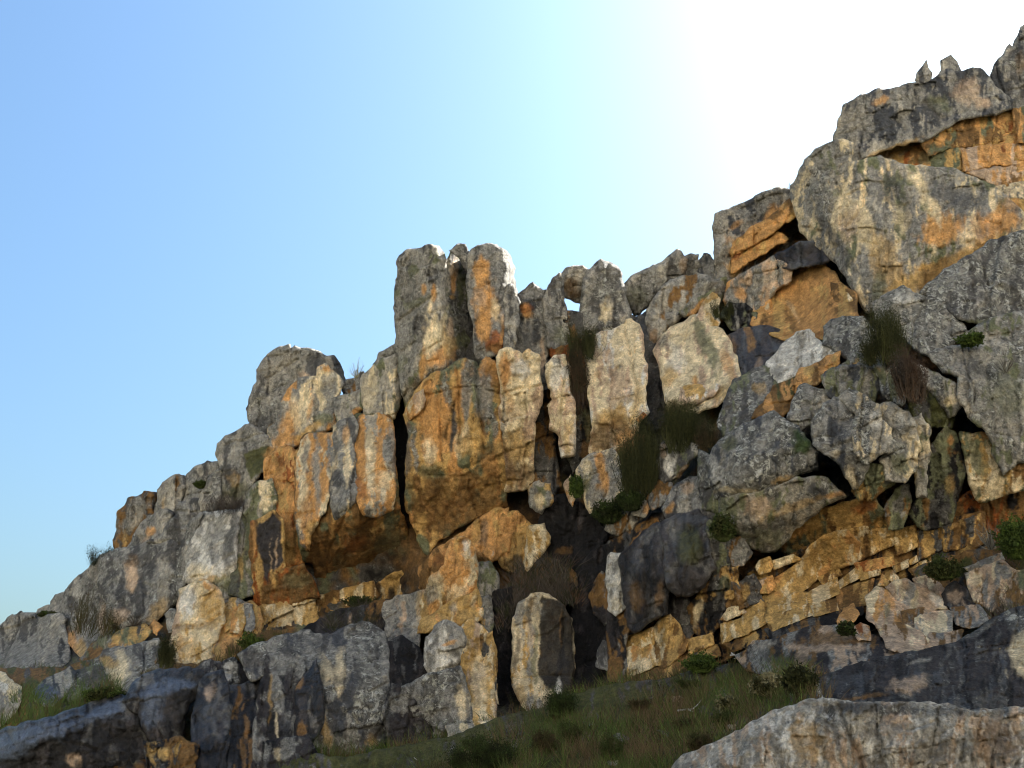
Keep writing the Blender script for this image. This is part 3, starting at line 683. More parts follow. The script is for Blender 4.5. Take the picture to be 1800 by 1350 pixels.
R('rock_column', 'wide cream block with a split right edge and ochre underside', 'rock column',
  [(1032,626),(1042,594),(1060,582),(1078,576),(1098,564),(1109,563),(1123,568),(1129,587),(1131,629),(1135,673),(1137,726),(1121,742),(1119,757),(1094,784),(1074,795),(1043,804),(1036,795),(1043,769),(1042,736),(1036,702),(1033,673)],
  'CPTC', rd=.3, o=1.0, bul=1.1, fac=.2, rough=1.8, st=[('T',1085,680,26,40,0,.7),('T',1068,625,14,10,0,.6),('Y',1080,735,44,20,-15,.8),('B',1070,765,40,26,-20,.75),('O',1100,770,26,16,-30,.6),('O',1048,655,8,10,0,.4),('C',1112,640,8,60,0,.7),('Y',1120,690,10,30,0,.5)],  # brown stroke at the foot darkens the underside in place of shade
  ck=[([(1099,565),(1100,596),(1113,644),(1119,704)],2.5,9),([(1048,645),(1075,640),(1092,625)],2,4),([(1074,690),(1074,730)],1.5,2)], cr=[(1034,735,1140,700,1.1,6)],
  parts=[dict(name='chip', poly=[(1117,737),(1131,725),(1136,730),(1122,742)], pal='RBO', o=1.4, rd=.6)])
R('rock_column', 'narrow cream pinnacle split by a fissure, between two dark clefts', 'rock column',
  [(962,640),(976,626),(988,623),(993,636),(1001,647),(1001,676),(1004,698),(1010,711),(1011,724),(1011,745),(1009,769),(1006,797),(990,806),(983,772),(969,755),(968,724),(965,711),(970,700),(965,680)],
  'CCTP', rd=.6, o=.9, bul=1.3, fac=.25, plate=2.2, st=[('P',975,660,10,30,0,.7),('Y',1003,770,10,40,0,.5),('S',978,632,8,6,0,.7)], ck=[([(1000,696),(988,705),(986,740),(984,775)],2,8),([(990,712),(1004,706)],1.5,4)])
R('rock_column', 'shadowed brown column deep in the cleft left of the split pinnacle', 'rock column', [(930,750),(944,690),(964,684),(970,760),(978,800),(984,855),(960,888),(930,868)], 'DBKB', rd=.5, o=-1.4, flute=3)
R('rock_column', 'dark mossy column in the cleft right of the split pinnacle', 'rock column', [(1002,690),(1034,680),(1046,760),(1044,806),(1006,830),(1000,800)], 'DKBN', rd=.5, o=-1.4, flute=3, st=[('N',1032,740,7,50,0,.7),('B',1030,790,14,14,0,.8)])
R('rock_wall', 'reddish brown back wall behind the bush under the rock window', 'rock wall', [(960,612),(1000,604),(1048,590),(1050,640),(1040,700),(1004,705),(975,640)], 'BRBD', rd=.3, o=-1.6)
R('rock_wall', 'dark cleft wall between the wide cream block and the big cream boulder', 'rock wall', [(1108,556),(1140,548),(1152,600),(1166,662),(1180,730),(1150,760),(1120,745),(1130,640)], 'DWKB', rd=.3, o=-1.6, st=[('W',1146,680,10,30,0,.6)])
# ------------------------------------------------------------------ ledges and loose blocks below the columns
R('boulder', 'cream-faced block with green edges below the foot of the cream column', 'boulder', [(931,855),(948,848),(967,849),(968,882),(955,899),(935,893)], 'NGgY', rd=.4, o=.8, st=[('C',946,880,12,14,0,.9)], cr=[(928,870,970,862,.2,3)])
R('rock_slab', 'pale yellow slab hanging over the dark brush below the cream-faced block', 'rock slab', [(930,926),(957,921),(964,957),(945,980),(927,1003),(921,993)], 'CYYC', rd=.4, o=.3)
R('flake', 'small leaf-shaped orange flake standing against dark rock', 'rock', [(991,851),(1001,836),(1012,851),(1012,869),(1006,890),(996,870)], 'TCO', rd=.8, o=1.2)
R('boulder', 'pale block with an orange drip stripe and green left side', 'boulder',
  [(1015,824),(1023,809),(1037,801),(1074,791),(1086,804),(1091,836),(1094,856),(1076,880),(1066,895),(1036,899),(1020,860)], 'gCGg', rd=.35, o=.6, fac=.2, st=[('O',1058,830,11,46,-6,.95),('N',1028,850,10,26,0,.8),('G',1080,840,8,30,0,.8),('C',1030,818,10,12,0,.8),('g',1046,870,10,26,0,.7)])
R('rock_slab', 'orange slab half hidden by the dark bush under the wide cream block', 'rock slab', [(1078,800),(1119,764),(1138,766),(1126,813),(1094,830)], 'BOYD', rd=.4, o=.1)
R('boulder', 'perched boulder with a flat pale facet above a black hollow', 'boulder',
  [(1157,818),(1161,787),(1174,768),(1194,763),(1212,777),(1227,786),(1230,799),(1212,811),(1188,843),(1170,848),(1161,838)], 'GDNg', rd=.5, o=1.2, st=[('P',[(1172,793),(1191,813),(1179,838),(1163,820)],1.0),('T',1164,790,6,16,0,.6),('B',1200,830,24,6,-45,.7)], cr=[(1165,848,1232,790,.9,3)])
R('boulder', 'small brown boulder below the perched one', 'boulder', [(1140,876),(1160,842),(1181,850),(1188,860),(1163,888),(1147,895)], 'BDGD', rd=.6, o=.7)
R('boulder', 'pale-tipped boulder leaning left of the small brown boulder', 'boulder', [(1119,866),(1141,855),(1147,880),(1130,908),(1110,904)], 'gSGO', rd=.5, o=.8, st=[('O',1138,895,10,12,-40,.8)])
R('rock_slab', 'grey sloping rock with dark underside below the moss', 'rock slab', [(1080,902),(1101,874),(1123,866),(1132,902),(1108,930),(1080,944),(1066,930)], 'GgBD', rd=.5, o=.7, cr=[(1070,935,1140,890,.9,3)])
R('boulder', 'grey boulder with an orange left edge under the perched boulder', 'boulder', [(1176,878),(1194,849),(1212,840),(1239,842),(1263,871),(1266,906),(1248,920),(1217,904),(1172,912),(1166,896)], 'GDgW', rd=.5, o=1.0, st=[('O',1178,895,6,16,25,.8),('T',1206,856,14,10,0,.7)])
R('rock_wall', 'dark face with orange rim between the black cleft and the drooping outcrop', 'rock wall', [(1060,960),(1110,935),(1150,905),(1172,900),(1165,935),(1120,960),(1095,985),(1070,985)], 'KDWB', rd=.4, o=-.4, st=[('O',1124,946,26,5,-35,.8)])
R('boulder', 'big lichen-speckled boulder with a dark mossy hollow on its right', 'boulder',
  [(1245,810),(1253,790),(1280,763),(1310,746),(1340,736),(1363,724),(1375,738),(1402,751),(1415,771),(1437,793),(1434,826),(1402,836),(1388,851),(1347,867),(1260,876),(1248,840)],
  'SGWS', rd=.5, o=1.3, bul=1.2, st=[('M',1280,780,14,12,-30,.7),('V',1410,780,24,20,35,.85),('P',1258,830,10,24,-20,.6),('C',1290,862,40,6,0,.6),('Y',1375,845,24,6,-25,.6)], cr=[(1245,862,1440,820,.6,4),(1400,870,1370,720,-.02)])
R('boulder', 'mossy green-grey rim left of the big lichen boulder', 'boulder', [(1231,793),(1249,805),(1263,870),(1272,904),(1240,898),(1228,843)], 'NDGS', rd=.7, o=1.0)
R('rock_slab', 'long pale slab beneath the big lichen boulder, dark patch at its tip', 'rock slab',
  [(1259,874),(1347,864),(1400,843),(1453,842),(1486,872),(1449,888),(1402,926),(1387,946),(1360,969),(1323,965),(1301,937),(1265,904)], 'gGNS', rd=.35, o=1.1, fac=.2,
  st=[('N',1285,895,22,22,0,.9),('T',1335,890,26,24,0,.7),('W',1440,865,18,16,0,.9),('O',1470,868,20,8,-10,.7),('N',1340,945,40,16,0,.6),('Y',1400,890,60,8,-22,.5)], cr=[(1300,930,1490,862,.9,4)])
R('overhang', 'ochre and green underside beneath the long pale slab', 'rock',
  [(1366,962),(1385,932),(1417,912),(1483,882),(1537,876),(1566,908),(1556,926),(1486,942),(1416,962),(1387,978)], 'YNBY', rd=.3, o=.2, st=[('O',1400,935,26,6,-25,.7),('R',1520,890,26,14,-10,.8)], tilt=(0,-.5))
R('boulder', 'dark grey-green boulder next to the cream boulder and gully bush', 'boulder', [(1261,742),(1280,698),(1293,669),(1323,649),(1351,645),(1363,677),(1349,696),(1323,731),(1300,751),(1271,766)], 'DNSG', rd=.5, o=1.0, st=[('S',1330,665,20,12,0,.6),('Y',1335,685,12,8,0,.5)])
R('rock_wall', 'brown shaded recess behind the pale triangular boulder', 'rock wall', [(1320,735),(1363,678),(1397,662),(1450,640),(1466,660),(1406,700),(1370,740)], 'BOMB', rd=.3, o=.0)
R('boulder', 'white triangular boulder, brightest loose rock of the right slope', 'boulder', [(1348,642),(1377,609),(1400,584),(1420,582),(1434,596),(1479,617),(1442,643),(1407,660),(1368,674)], 'PPgg', rd=.3, o=1.6, bul=1.0, plate=2, st=[('S',1365,655,20,10,-20,.5)], cr=[(1360,678,1480,618,.9,3)], ck=[([(1385,600),(1410,610),(1440,625)],2,2)])
R('rock_slab', 'orange underside of stone directly below the white triangular boulder', 'rock slab', [(1398,675),(1407,654),(1478,616),(1474,637),(1438,674),(1407,687)], 'YOBO', rd=.4, o=1.0, bed=(-28,9,2))
R('boulder', 'rough grey boulder with a lichen crest below the orange underside', 'boulder', [(1385,735),(1395,700),(1412,677),(1440,686),(1465,693),(1457,720),(1430,737),(1407,752)], 'GSNg', fac=.7, plate=2.6, rd=.3, o=1.6)
R('boulder', 'squat grey boulder beside the ridge crest, right of the orange underside', 'boulder', [(1446,660),(1477,642),(1517,642),(1545,660),(1556,683),(1535,704),(1493,691),(1456,697)], 'GWNS', fac=.7, plate=2.6, rd=.3, o=1.5)
R('boulder', 'pale-crested rock curving down past the dead bush', 'boulder', [(1480,640),(1500,625),(1527,614),(1554,622),(1575,653),(1590,687),(1587,714),(1560,697),(1548,663),(1517,645)], 'SgNY', fac=.7, plate=2.6, rd=.3, o=1.3, st=[('P',1545,640,12,12,0,.7),('N',1570,680,10,20,-20,.7)])
R('boulder', 'grey fin with a smooth shaded left face in the jagged cluster', 'boulder',
  [(1428,737),(1447,713),(1467,699),(1493,702),(1505,727),(1500,753),(1510,793),(1526,815),(1513,852),(1500,861),(1477,817),(1460,804),(1431,777)], 'GWGS', fac=.7, plate=2.6, rd=.3, o=2.0, st=[('C',1495,840,10,26,-10,.6),('C',1470,800,12,8,0,.5),('W',1480,760,20,30,0,.5)], cr=[(1430,790,1525,760,.3,4)])
R('boulder', 'pale ridged fin with a broken nose, right of the smooth grey fin', 'boulder',
  [(1475,696),(1493,685),(1520,696),(1545,717),(1549,740),(1564,753),(1570,792),(1547,800),(1523,817),(1505,792),(1498,757),(1503,727)], 'gSCg', fac=.7, plate=2.6, rd=.3, o=2.2, st=[('P',1540,740,14,20,0,.7),('G',1500,700,14,10,0,.6)], cr=[(1530,800,1575,785,1.,3)])
R('boulder', 'lumpy fin with rounded cream bulges in the jagged cluster', 'boulder',
  [(1548,712),(1563,708),(1593,725),(1610,747),(1610,763),(1615,787),(1609,829),(1590,847),(1563,841),(1548,807),(1568,790),(1561,753),(1548,740)], 'gGCS', fac=.7, plate=2.6, rd=.3, o=1.9, st=[('C',1598,770,14,10,0,.7),('N',1585,815,20,20,0,.7),('P',1580,735,16,10,30,.5)], bp=[(1595,745,16,14,0,7),(1590,800,18,20,0,6)])
R('rock_column', 'thin finger of rock at the right of the jagged cluster', 'rock column', [(1601,735),(1620,728),(1632,747),(1632,793),(1625,874),(1611,877),(1610,810),(1611,773)], 'gCGN', rd=.8, o=1.6)
R('boulder', 'ochre lump hanging below the two jagged fins', 'boulder', [(1497,864),(1527,816),(1562,820),(1570,849),(1535,875),(1507,876)], 'NYBD', fac=.7, plate=2.6, rd=.3, o=1.5)
R('rock_column', 'short brown stub in the shade under the lumpy fin', 'rock column', [(1556,897),(1577,858),(1594,850),(1600,880),(1589,926),(1558,930)], 'NBDG', rd=.5, o=1.3)
R('rock_column', 'dark fluted recess beside the thin finger with an orange tip', 'rock column', [(1622,800),(1665,752),(1684,770),(1696,827),(1672,918),(1620,930),(1596,900),(1620,870)], 'NDKB', rd=.3, o=.7, flute=7, st=[('O',1671,772,6,8,0,.9),('Y',1668,850,10,20,0,.5)])
R('rock_wall', 'dark mossy face below the yellow-edged ledge', 'rock wall', [(1585,675),(1647,688),(1680,724),(1672,752),(1633,750),(1605,735)], 'MDND', rd=.3, o=.7)
R('rock_slab', 'narrow ledge with a yellow broken end beside the dead bush', 'rock slab', [(1609,637),(1643,655),(1687,681),(1687,717),(1667,735),(1647,698),(1615,672)], 'GgNS', rd=.4, o=1.3, st=[('C',1672,705,14,12,0,.7)], cr=[(1608,670,1690,712,.8,3)])
R('rock_slab', 'broad grey slab reaching the right edge, cut by a long crack at its top', 'rock slab',
  [(1630,618),(1687,607),(1729,606),(1769,631),(1840,660),(1840,800),(1789,811),(1763,833),(1751,809),(1738,767),(1698,724),(1685,693),(1685,663),(1660,655)], 'GgSN', rd=.25, o=1.0, fac=.25, size_k=1.3,
  st=[('W',1700,640,40,24,20,.5),('S',1700,690,10,60,-35,.6),('N',1770,690,40,50,0,.5),('D',1720,650,30,12,25,.5)], cr=[(1840,640,1690,600,.4,6)])
R('rock_slab', 'yellowish lower lip of the broad grey slab at the right edge', 'rock slab', [(1690,760),(1740,765),(1765,823),(1840,796),(1840,842),(1720,884),(1709,855)], 'CNYB', rd=.35, o=.7, cr=[(1700,860,1840,825,.7,4)], st=[('N',1715,800,14,40,-20,.8)])
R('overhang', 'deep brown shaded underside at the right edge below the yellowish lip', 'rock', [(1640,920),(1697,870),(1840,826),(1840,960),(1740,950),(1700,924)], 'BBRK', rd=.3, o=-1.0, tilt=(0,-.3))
R('rock_slab', 'dark lichen-crusted slab rising to the right edge', 'rock slab', [(1619,513),(1660,475),(1728,434),(1786,410),(1840,398),(1840,560),(1770,578),(1740,573),(1700,564),(1658,540)], 'SDSG', rd=.3, o=.9, size_k=1.2, rough=3, st=[('N',1705,570,36,8,-15,.8)])
R('rock_slab', 'grey lichen slab behind the tall bush, pointed at the top', 'rock slab', [(1537,535),(1560,516),(1588,503),(1607,517),(1657,533),(1706,586),(1635,624),(1609,611),(1575,577),(1541,565)], 'SgGS', rd=.4, o=1.0, st=[('P',1590,525,22,12,20,.5)])
R('rock_slab', 'lichen rock above the green cushion plant at the right edge', 'rock slab', [(1700,586),(1728,568),(1760,556),(1840,535),(1840,665),(1770,639),(1730,610)], 'SGNg', rd=.4, o=1.1)
R('boulder', 'round grey boulder left of the tall bush', 'boulder', [(1452,577),(1464,566),(1483,558),(1517,558),(1545,590),(1526,622),(1496,633),(1477,622),(1448,609)], 'SGDg', rd=.6, o=1.2)

# ------------------------------------------------------------------ upper right: orange overhang and the great block
R('overhang_block', 'orange overhang with a grey top, just left of the greatest block', 'rock',
  [(1255,399),(1260,377),(1289,366),(1336,343),(1370,330),(1395,336),(1400,368),(1407,395),(1387,416),(1380,438),(1362,453),(1302,488),(1284,505),(1276,500),(1262,490),(1257,440)], 'GgWG', rd=.2, o=.4, fac=.15, bed=(-30,26,3.0),
  st=[('O',1330,430,50,36,-32,.95),('O',1370,385,34,26,-35,.9),('Y',1320,425,40,10,-32,.6),('Y',1292,470,12,26,0,.8),('R',1350,440,24,6,-30,.6),('G',1384,375,12,16,0,.6),('O',1290,395,14,6,-30,.5)],
  ck=[([(1282,452),(1330,428),(1362,412),(1400,388)],3,6),([(1282,484),(1330,456),(1376,436)],3,5)], cr=[(1278,432,1400,345,.5,3),(1282,500,1276,420,.5,3)],
  parts=[dict(name='slab', poly=[(1281,432),(1330,398),(1366,372),(1396,346),(1402,372),(1360,406),(1330,428),(1283,450)], pal='OYOB', o=.45, rd=.3, fac=.15), dict(name='slab', poly=[(1282,455),(1330,430),(1372,410),(1384,420),(1330,452),(1284,480)], pal='OOYR', o=.35, rd=.3, fac=.15)])
R('rock_slab', 'black-purple slab jutting into the hollow below the orange overhang', 'rock slab', [(1358,453),(1404,424),(1440,427),(1463,453),(1440,464),(1391,471),(1362,469)], 'UKUW', rd=.4, o=.9, wet=True)
R('rock_slab', 'broken grey and orange slab slanting above the orange cave', 'rock slab', [(1275,523),(1282,499),(1360,453),(1389,470),(1387,493),(1362,508),(1335,549),(1302,538),(1280,546)], 'TGgO', rd=.35, o=.8, plate=3, st=[('G',1288,520,12,18,0,.8),('O',1306,518,10,14,-20,.8),('g',1350,490,26,8,-30,.6)], ck=[([(1315,490),(1312,500),(1330,530)],2,5)])
R('rock_wall', 'smooth orange hollow like a shallow cave under the dark slab', 'rock wall',
  [(1325,540),(1357,497),(1380,470),(1440,460),(1468,480),(1478,500),(1504,518),(1508,554),(1461,578),(1452,591),(1391,598),(1347,584),(1322,571)], 'OYOB', rd=.2, o=-.4, fac=.12, rough=1.5, plate=1,
  st=[('B',1420,478,50,14,-12,.8),('O',1420,540,40,34,0,.7),('B',1350,560,14,16,0,.4),('C',1395,545,6,24,-30,.3),('Y',1484,530,8,40,-20,.7),('R',1410,590,50,6,0,.5)], cr=[(1345,500,1462,470,-.3,4)], bp=[(1420,520,50,36,0,-10)],
  parts=[dict(name='rib', poly=[(1462,498),(1474,500),(1500,530),(1503,552),(1480,560),(1466,530)], pal='YBOC', o=.2, rd=.6), dict(name='rib', poly=[(1330,545),(1352,520),(1358,560),(1350,578),(1328,566)], pal='OYC', o=.0, rd=.6)])
R('boulder', 'heap of dark stones in the corner between cave and cream boulder', 'boulder', [(1266,559),(1282,533),(1302,533),(1328,549),(1327,577),(1285,579)], 'DKGN', rd=.5, o=.4, plate=4)
R('rock_wall', 'dark blue-grey polished face below the orange cave', 'rock wall', [(1276,592),(1300,580),(1347,575),(1393,590),(1376,621),(1354,650),(1297,668),(1288,630)], 'UWKB', rd=.3, o=-.1, wet=True, st=[('B',1288,630,8,30,0,.6),('T',1335,640,6,12,0,.4)])
R('cliff_block', 'greatest block at upper right, grey top with cream and orange washes', 'rock',
  [(1392,326),(1413,292),(1435,262),(1472,244),(1500,252),(1496,290),(1550,275),(1591,290),(1676,300),(1720,318),(1752,331),(1806,386),(1840,380),(1840,400),(1759,433),(1685,472),(1630,521),(1609,531),(1560,536),(1524,550),(1498,500),(1470,460),(1440,436),(1408,408),(1397,360)],
  'GCgN', rd=.16, o=.8, bul=1.0, fac=.12, size_k=1.4,
  st=[('C',1520,400,20,70,-25,.9),('C',1480,370,20,36,10,.8),('T',1490,395,18,40,5,.5),('O',1655,405,44,34,0,.95),('Y',1700,455,70,22,-25,.9),('O',1720,410,20,30,0,.5),('C',1640,370,14,30,-30,.8),('O',1760,390,36,26,0,.9),('Y',1600,500,70,20,-28,.9),('Y',1560,470,24,60,-15,.6),('B',1650,475,50,14,-30,.7),('C',1620,335,14,40,-30,.8),('C',1585,380,14,30,-10,.6),
      ('W',1560,330,30,26,-20,.6),('W',1680,345,50,20,15,.6),('N',1545,510,14,30,0,.6),('S',1440,330,26,50,-20,.6),('S',1470,470,10,70,-32,.7),('D',1480,440,10,70,-34,.7),('C',1700,420,16,24,-10,.5),('O',1780,360,20,14,0,.5),('D',1590,360,14,50,-20,.4)],
  ck=[([(1470,320),(1482,350),(1478,395)],3,6),([(1485,345),(1520,330),(1518,360),(1490,398)],2.5,5),([(1552,400),(1562,440),(1556,480)],2.5,5),([(1556,480),(1640,440),(1700,425)],3,4)],
  cr=[(1425,290,1530,560,.8,8),(1540,475,1800,385,.6,6)], bp=[(1490,370,26,36,0,5),(1560,430,30,50,-10,5)])
R('cliff_block', 'weathered grey top layer of the greatest block, under the two pinnacles', 'rock',
  [(1467,246),(1472,219),(1483,189),(1517,167),(1550,158),(1580,155),(1606,147),(1624,149),(1639,141),(1657,127),(1691,126),(1702,123),(1726,124),(1738,142),(1762,164),(1780,179),(1780,192),(1740,200),(1683,209),(1650,232),(1617,246),(1572,256),(1506,285),(1492,298),(1487,262)],
  'WGgG', rd=.25, o=.9, bul=.9, fac=.2, size_k=1.3, st=[('O',1548,178,14,7,-15,.8),('T',1700,160,26,22,20,.6),('T',1725,180,16,10,0,.7),('g',1500,215,26,24,-20,.6),('N',1650,185,24,14,20,.6),('Y',1570,262,50,6,-20,.6),('D',1640,195,24,14,35,.6)],
  bed=(-18,40,3), ck=[([(1625,180),(1650,205),(1662,212)],5,8),([(1575,210),(1590,228)],5,8)], cr=[(1490,292,1780,186,1.0,3)])
R('rock_band', 'orange layered band under the grey top layer at the right edge', 'rock',
  [(1488,298),(1520,272),(1572,248),(1617,238),(1676,201),(1740,192),(1782,180),(1840,176),(1840,400),(1806,400),(1748,340),(1720,330),(1676,311),(1591,300),(1550,285)], 'YORB', rd=.15, o=-1.2, fac=.1, bed=(-12,34,4),
  st=[('N',1640,275,40,14,-10,.7),('G',1560,270,40,12,-20,.6),('O',1720,220,50,16,-10,.7),('Y',1600,255,40,8,-20,.7)],
  parts=[dict(name='stone_block', poly=[(1688,262),(1740,256),(1830,254),(1830,292),(1760,288),(1694,300)], pal='OTOR', o=-.75, rd=.25), dict(name='stone_block', poly=[(1617,246),(1684,206),(1760,196),(1778,215),(1770,244),(1690,258),(1630,272)], pal='BOYN', o=-.8, rd=.25),
         dict(name='stone_block', poly=[(1640,268),(1684,260),(1690,298),(1660,304),(1640,295)], pal='YNY', o=-.8, rd=.3), dict(name='stone_block', poly=[(1698,304),(1760,294),(1830,296),(1830,318),(1750,326)], pal='TOB', o=-.8, rd=.25),
         dict(name='stone_block', poly=[(1752,328),(1800,320),(1830,320),(1830,350),(1768,348)], pal='CTG', o=-.7, rd=.3), dict(name='stone_block', poly=[(1772,352),(1830,352),(1830,398),(1806,398)], pal='YCO', o=-.7, rd=.3), dict(name='stone_block', poly=[(1780,196),(1830,180),(1830,250),(1790,250)], pal='OBN', o=-.7, rd=.4)])
R('rock_peak', 'grey spiky peak cut off by the right edge of the skyline', 'rock', [(1743,140),(1750,113),(1763,98),(1776,82),(1781,86),(1783,72),(1800,42),(1840,10),(1840,196),(1790,196),(1770,186),(1748,162)], 'GWgD', rd=.4, o=.3, st=[('S',1782,110,8,20,0,.6),('B',1795,110,10,20,0,.4),('D',1765,155,16,16,0,.5)], bp=[(1770,120,18,30,0,6)])
R('rock_pinnacle', 'tiny balancing pinnacle with a pointed tip on the upper skyline', 'rock pinnacle', [(1609,142),(1613,128),(1623,117),(1628,106),(1631,120),(1637,127),(1635,139),(1631,150),(1623,152),(1622,146)], 'gGD', rd=.8, o=.1, amp=.8, step=1.2)
R('rock_pinnacle', 'stubby pinnacle beside the balancing one on the upper skyline', 'rock pinnacle', [(1645,138),(1656,124),(1655,109),(1672,99),(1681,109),(1687,122),(1691,134),(1657,138)], 'GgW', rd=.6, o=.1, amp=1.0, step=1.3)

# ------------------------------------------------------------------ middle: orange walls, pointed rock, tombstone, black cleft
R('rock_wall', 'orange wall slanting from the overhang down to the pointed rock', 'rock wall', [(738,1034),(739,996),(763,970),(791,950),(824,932),(841,914),(872,894),(894,894),(900,935),(894,968),(850,995),(800,1010),(760,1046)], 'OYOB', rd=.2, o=-1.6, flute=2, fac=.15, st=[('D',850,935,10,30,0,.6),('Y',835,940,8,30,0,.6),('R',780,985,20,14,-30,.3)], ck=[([(757,985),(757,1010)],2,4)])
R('rock_wall', 'ochre wall of thin vertical flakes left of the hanging brush', 'rock wall', [(880,905),(914,899),(936,925),(934,975),(924,1004),(890,1002),(868,968),(873,938)], 'YBYO', rd=.2, o=-1.3, flute=5, fac=.15, plate=3, st=[('K',905,990,22,14,0,.7)])
R('boulder', 'small orange knob beside the pointed rock', 'boulder', [(847,972),(862,958),(872,965),(864,986)], 'OTO', rd=.9, o=-.3)
R('rock_spike', 'pointed orange rock with slanting grain standing before the overhang', 'rock',
  [(743,1083),(740,1056),(750,1033),(760,1011),(782,996),(785,971),(800,947),(814,946),(823,950),(832,965),(839,996),(837,1033),(803,1054),(746,1089)], 'OCYO', rd=.35, o=1.2, bed=(-62,13,2.0), st=[('C',765,1030,20,26,20,.8),('S',758,1045,12,20,20,.6),('O',812,1000,18,40,0,.8),('P',822,962,6,12,-20,.8),('C',800,1040,24,12,-30,.6)], cr=[(800,1060,786,960,.4,3)])
R('boulder', 'ochre block supporting the pointed orange rock', 'boulder', [(740,1090),(801,1054),(838,1040),(847,1061),(847,1087),(803,1103),(771,1103),(734,1112)], 'YCOY', rd=.35, o=1.1, st=[('g',800,1070,8,14,0,.7),('C',835,1055,6,12,0,.7)], cr=[(730,1108,850,1080,.6,3)])
R('rock_slab', 'grey-green slab right of the pointed orange rock', 'rock slab', [(836,995),(864,986),(875,1011),(874,1040),(860,1056),(838,1050)], 'GNg', rd=.4, o=.5)
R('rock_column', 'thin mottled column under the grey-green slab', 'rock column', [(842,1051),(857,1047),(866,1076),(864,1115),(848,1115),(844,1085)], 'GYN', rd=.7, o=.6)
R('rock_slab', 'plain grey slab standing left of the pointed rock', 'rock slab', [(676,1058),(713,1046),(748,1038),(746,1086),(738,1112),(736,1134),(678,1132)], 'gGGT', rd=.25, o=.5, fac=.15, rough=1.3, st=[('Y',740,1070,8,30,0,.5),('D',700,1125,30,8,0,.4)])
R('tombstone_rock', 'tall round-topped rock like a gravestone, half cream and half black', 'rock',
  [(902,1192),(902,1114),(907,1084),(917,1060),(935,1046),(952,1044),(977,1054),(992,1066),(1005,1091),(1008,1152),(1004,1204),(990,1232),(960,1250),(938,1262),(917,1240),(904,1212)], 'CgYC', rd=.4, o=1.2, bul=1.1, fac=.12, rough=1.5,
  st=[('K',[(953,1046),(980,1056),(994,1068),(1008,1092),(1012,1240),(985,1246),(974,1216),(953,1196),(947,1186),(948,1120)],.95),('S',940,1070,24,24,0,.6),('N',941,1150,5,60,0,.7),('U',908,1150,5,40,0,.6),('T',930,1110,9,30,0,.4),('O',984,1100,1.5,40,0,.25),('P',985,1210,6,24,0,.7),('K',962,1205,14,18,0,.8),('Y',915,1220,8,26,-15,.6)], ck=[([(900,1191),(925,1192),(950,1187),(1008,1187)],2.2,6)], cr=[(990,1240,994,1050,.6,5),(908,1040,903,1200,.3,4)])
R('rock_wall', 'black wet cleft wall right of the gravestone rock', 'rock wall', [(1003,1110),(1015,1000),(1055,955),(1080,975),(1080,1100),(1090,1205),(1030,1225),(998,1212)], 'KKUK', rd=.2, o=-1.0, flute=6, fac=.2)  # shade of the cavity put into the near-black colours
R('rock_slab', 'brown upright slab inside the black cleft, left of the white flake', 'rock slab', [(1036,1050),(1058,1004),(1073,1021),(1076,1080),(1062,1098),(1048,1080)], 'BDGU', rd=.4, o=-.1)
R('rock_slab', 'grey shard at the foot of the black cleft wall', 'rock slab', [(1050,1150),(1060,1126),(1071,1132),(1070,1180),(1052,1172)], 'GD', rd=.5, o=.2)
R('rock_wall', 'black rough wall hung with dead brush below the leaf-shaped flake', 'rock wall', [(950,925),(964,880),(990,868),(1022,890),(1066,935),(1050,990),(990,1015),(955,985)], 'KKUK', rd=.3, o=-.6, plate=3, flute=3, st=[('B',990,968,16,8,0,.6)])  # darkness of the hollow painted in as black
R('rock_wall', 'black upright cleft left of the gravestone rock', 'rock wall', [(862,1040),(900,1030),(906,1120),(900,1180),(910,1230),(870,1245),(864,1140)], 'KKUK', rd=.2, o=-1.2, flute=6)  # black of the cleft is painted shade
R('flake', 'bright white upright flake leaning on the dark outcrop', 'rock', [(1069,983),(1075,974),(1093,975),(1097,1010),(1100,1042),(1097,1066),(1082,1078),(1071,1074)], 'PPSg', rd=.5, o=1.8, plate=2.5, st=[('C',1086,1060,10,12,0,.5)])
R('rock_column', 'dark slender post under the white upright flake', 'rock column', [(1067,1080),(1100,1064),(1105,1102),(1099,1136),(1106,1186),(1090,1200),(1070,1195)], 'UKGB', rd=.5, o=.9, flute=2)
R('dark_outcrop', 'drooping blue-black outcrop, left half, right of the white flake', 'rock',
  [(1091,980),(1133,933),(1160,920),(1175,943),(1175,981),(1175,1021),(1176,1043),(1170,1078),(1151,1086),(1115,1112),(1101,1100),(1096,1041)], 'UKDK', rd=.4, o=1.2, bul=1.2, flute=6, wet=True, st=[('W',1116,985,10,34,10,.6),('B',1120,1050,14,30,0,.6),('B',1158,1050,12,26,0,.6),('K',1135,1050,8,50,0,.6),('S',1148,930,22,6,-30,.6)])
R('dark_outcrop', 'drooping blue-black outcrop, right half with a brown bulging nose', 'rock',
  [(1156,922),(1191,904),(1226,899),(1250,914),(1242,930),(1245,963),(1256,1001),(1238,1030),(1211,1048),(1191,1048),(1174,1033),(1169,1006),(1170,956)], 'UKWD', rd=.4, o=1.5, bul=1.2, flute=5, wet=True, st=[('M',1212,960,22,34,0,.7),('U',1206,1015,26,26,0,.8),('S',1180,935,10,30,-20,.6),('W',1205,910,40,8,0,.8)], bp=[(1212,980,28,50,0,14)], cr=[(1165,1030,1250,1010,.9,4)])
R('dark_outcrop', 'mossy dark wing of rock right of the bulging nose', 'rock', [(1238,927),(1248,916),(1274,943),(1288,993),(1266,1010),(1255,1010),(1244,978)], 'DNWG', rd=.5, o=1.0, st=[('g',1250,960,4,26,-15,.5)])
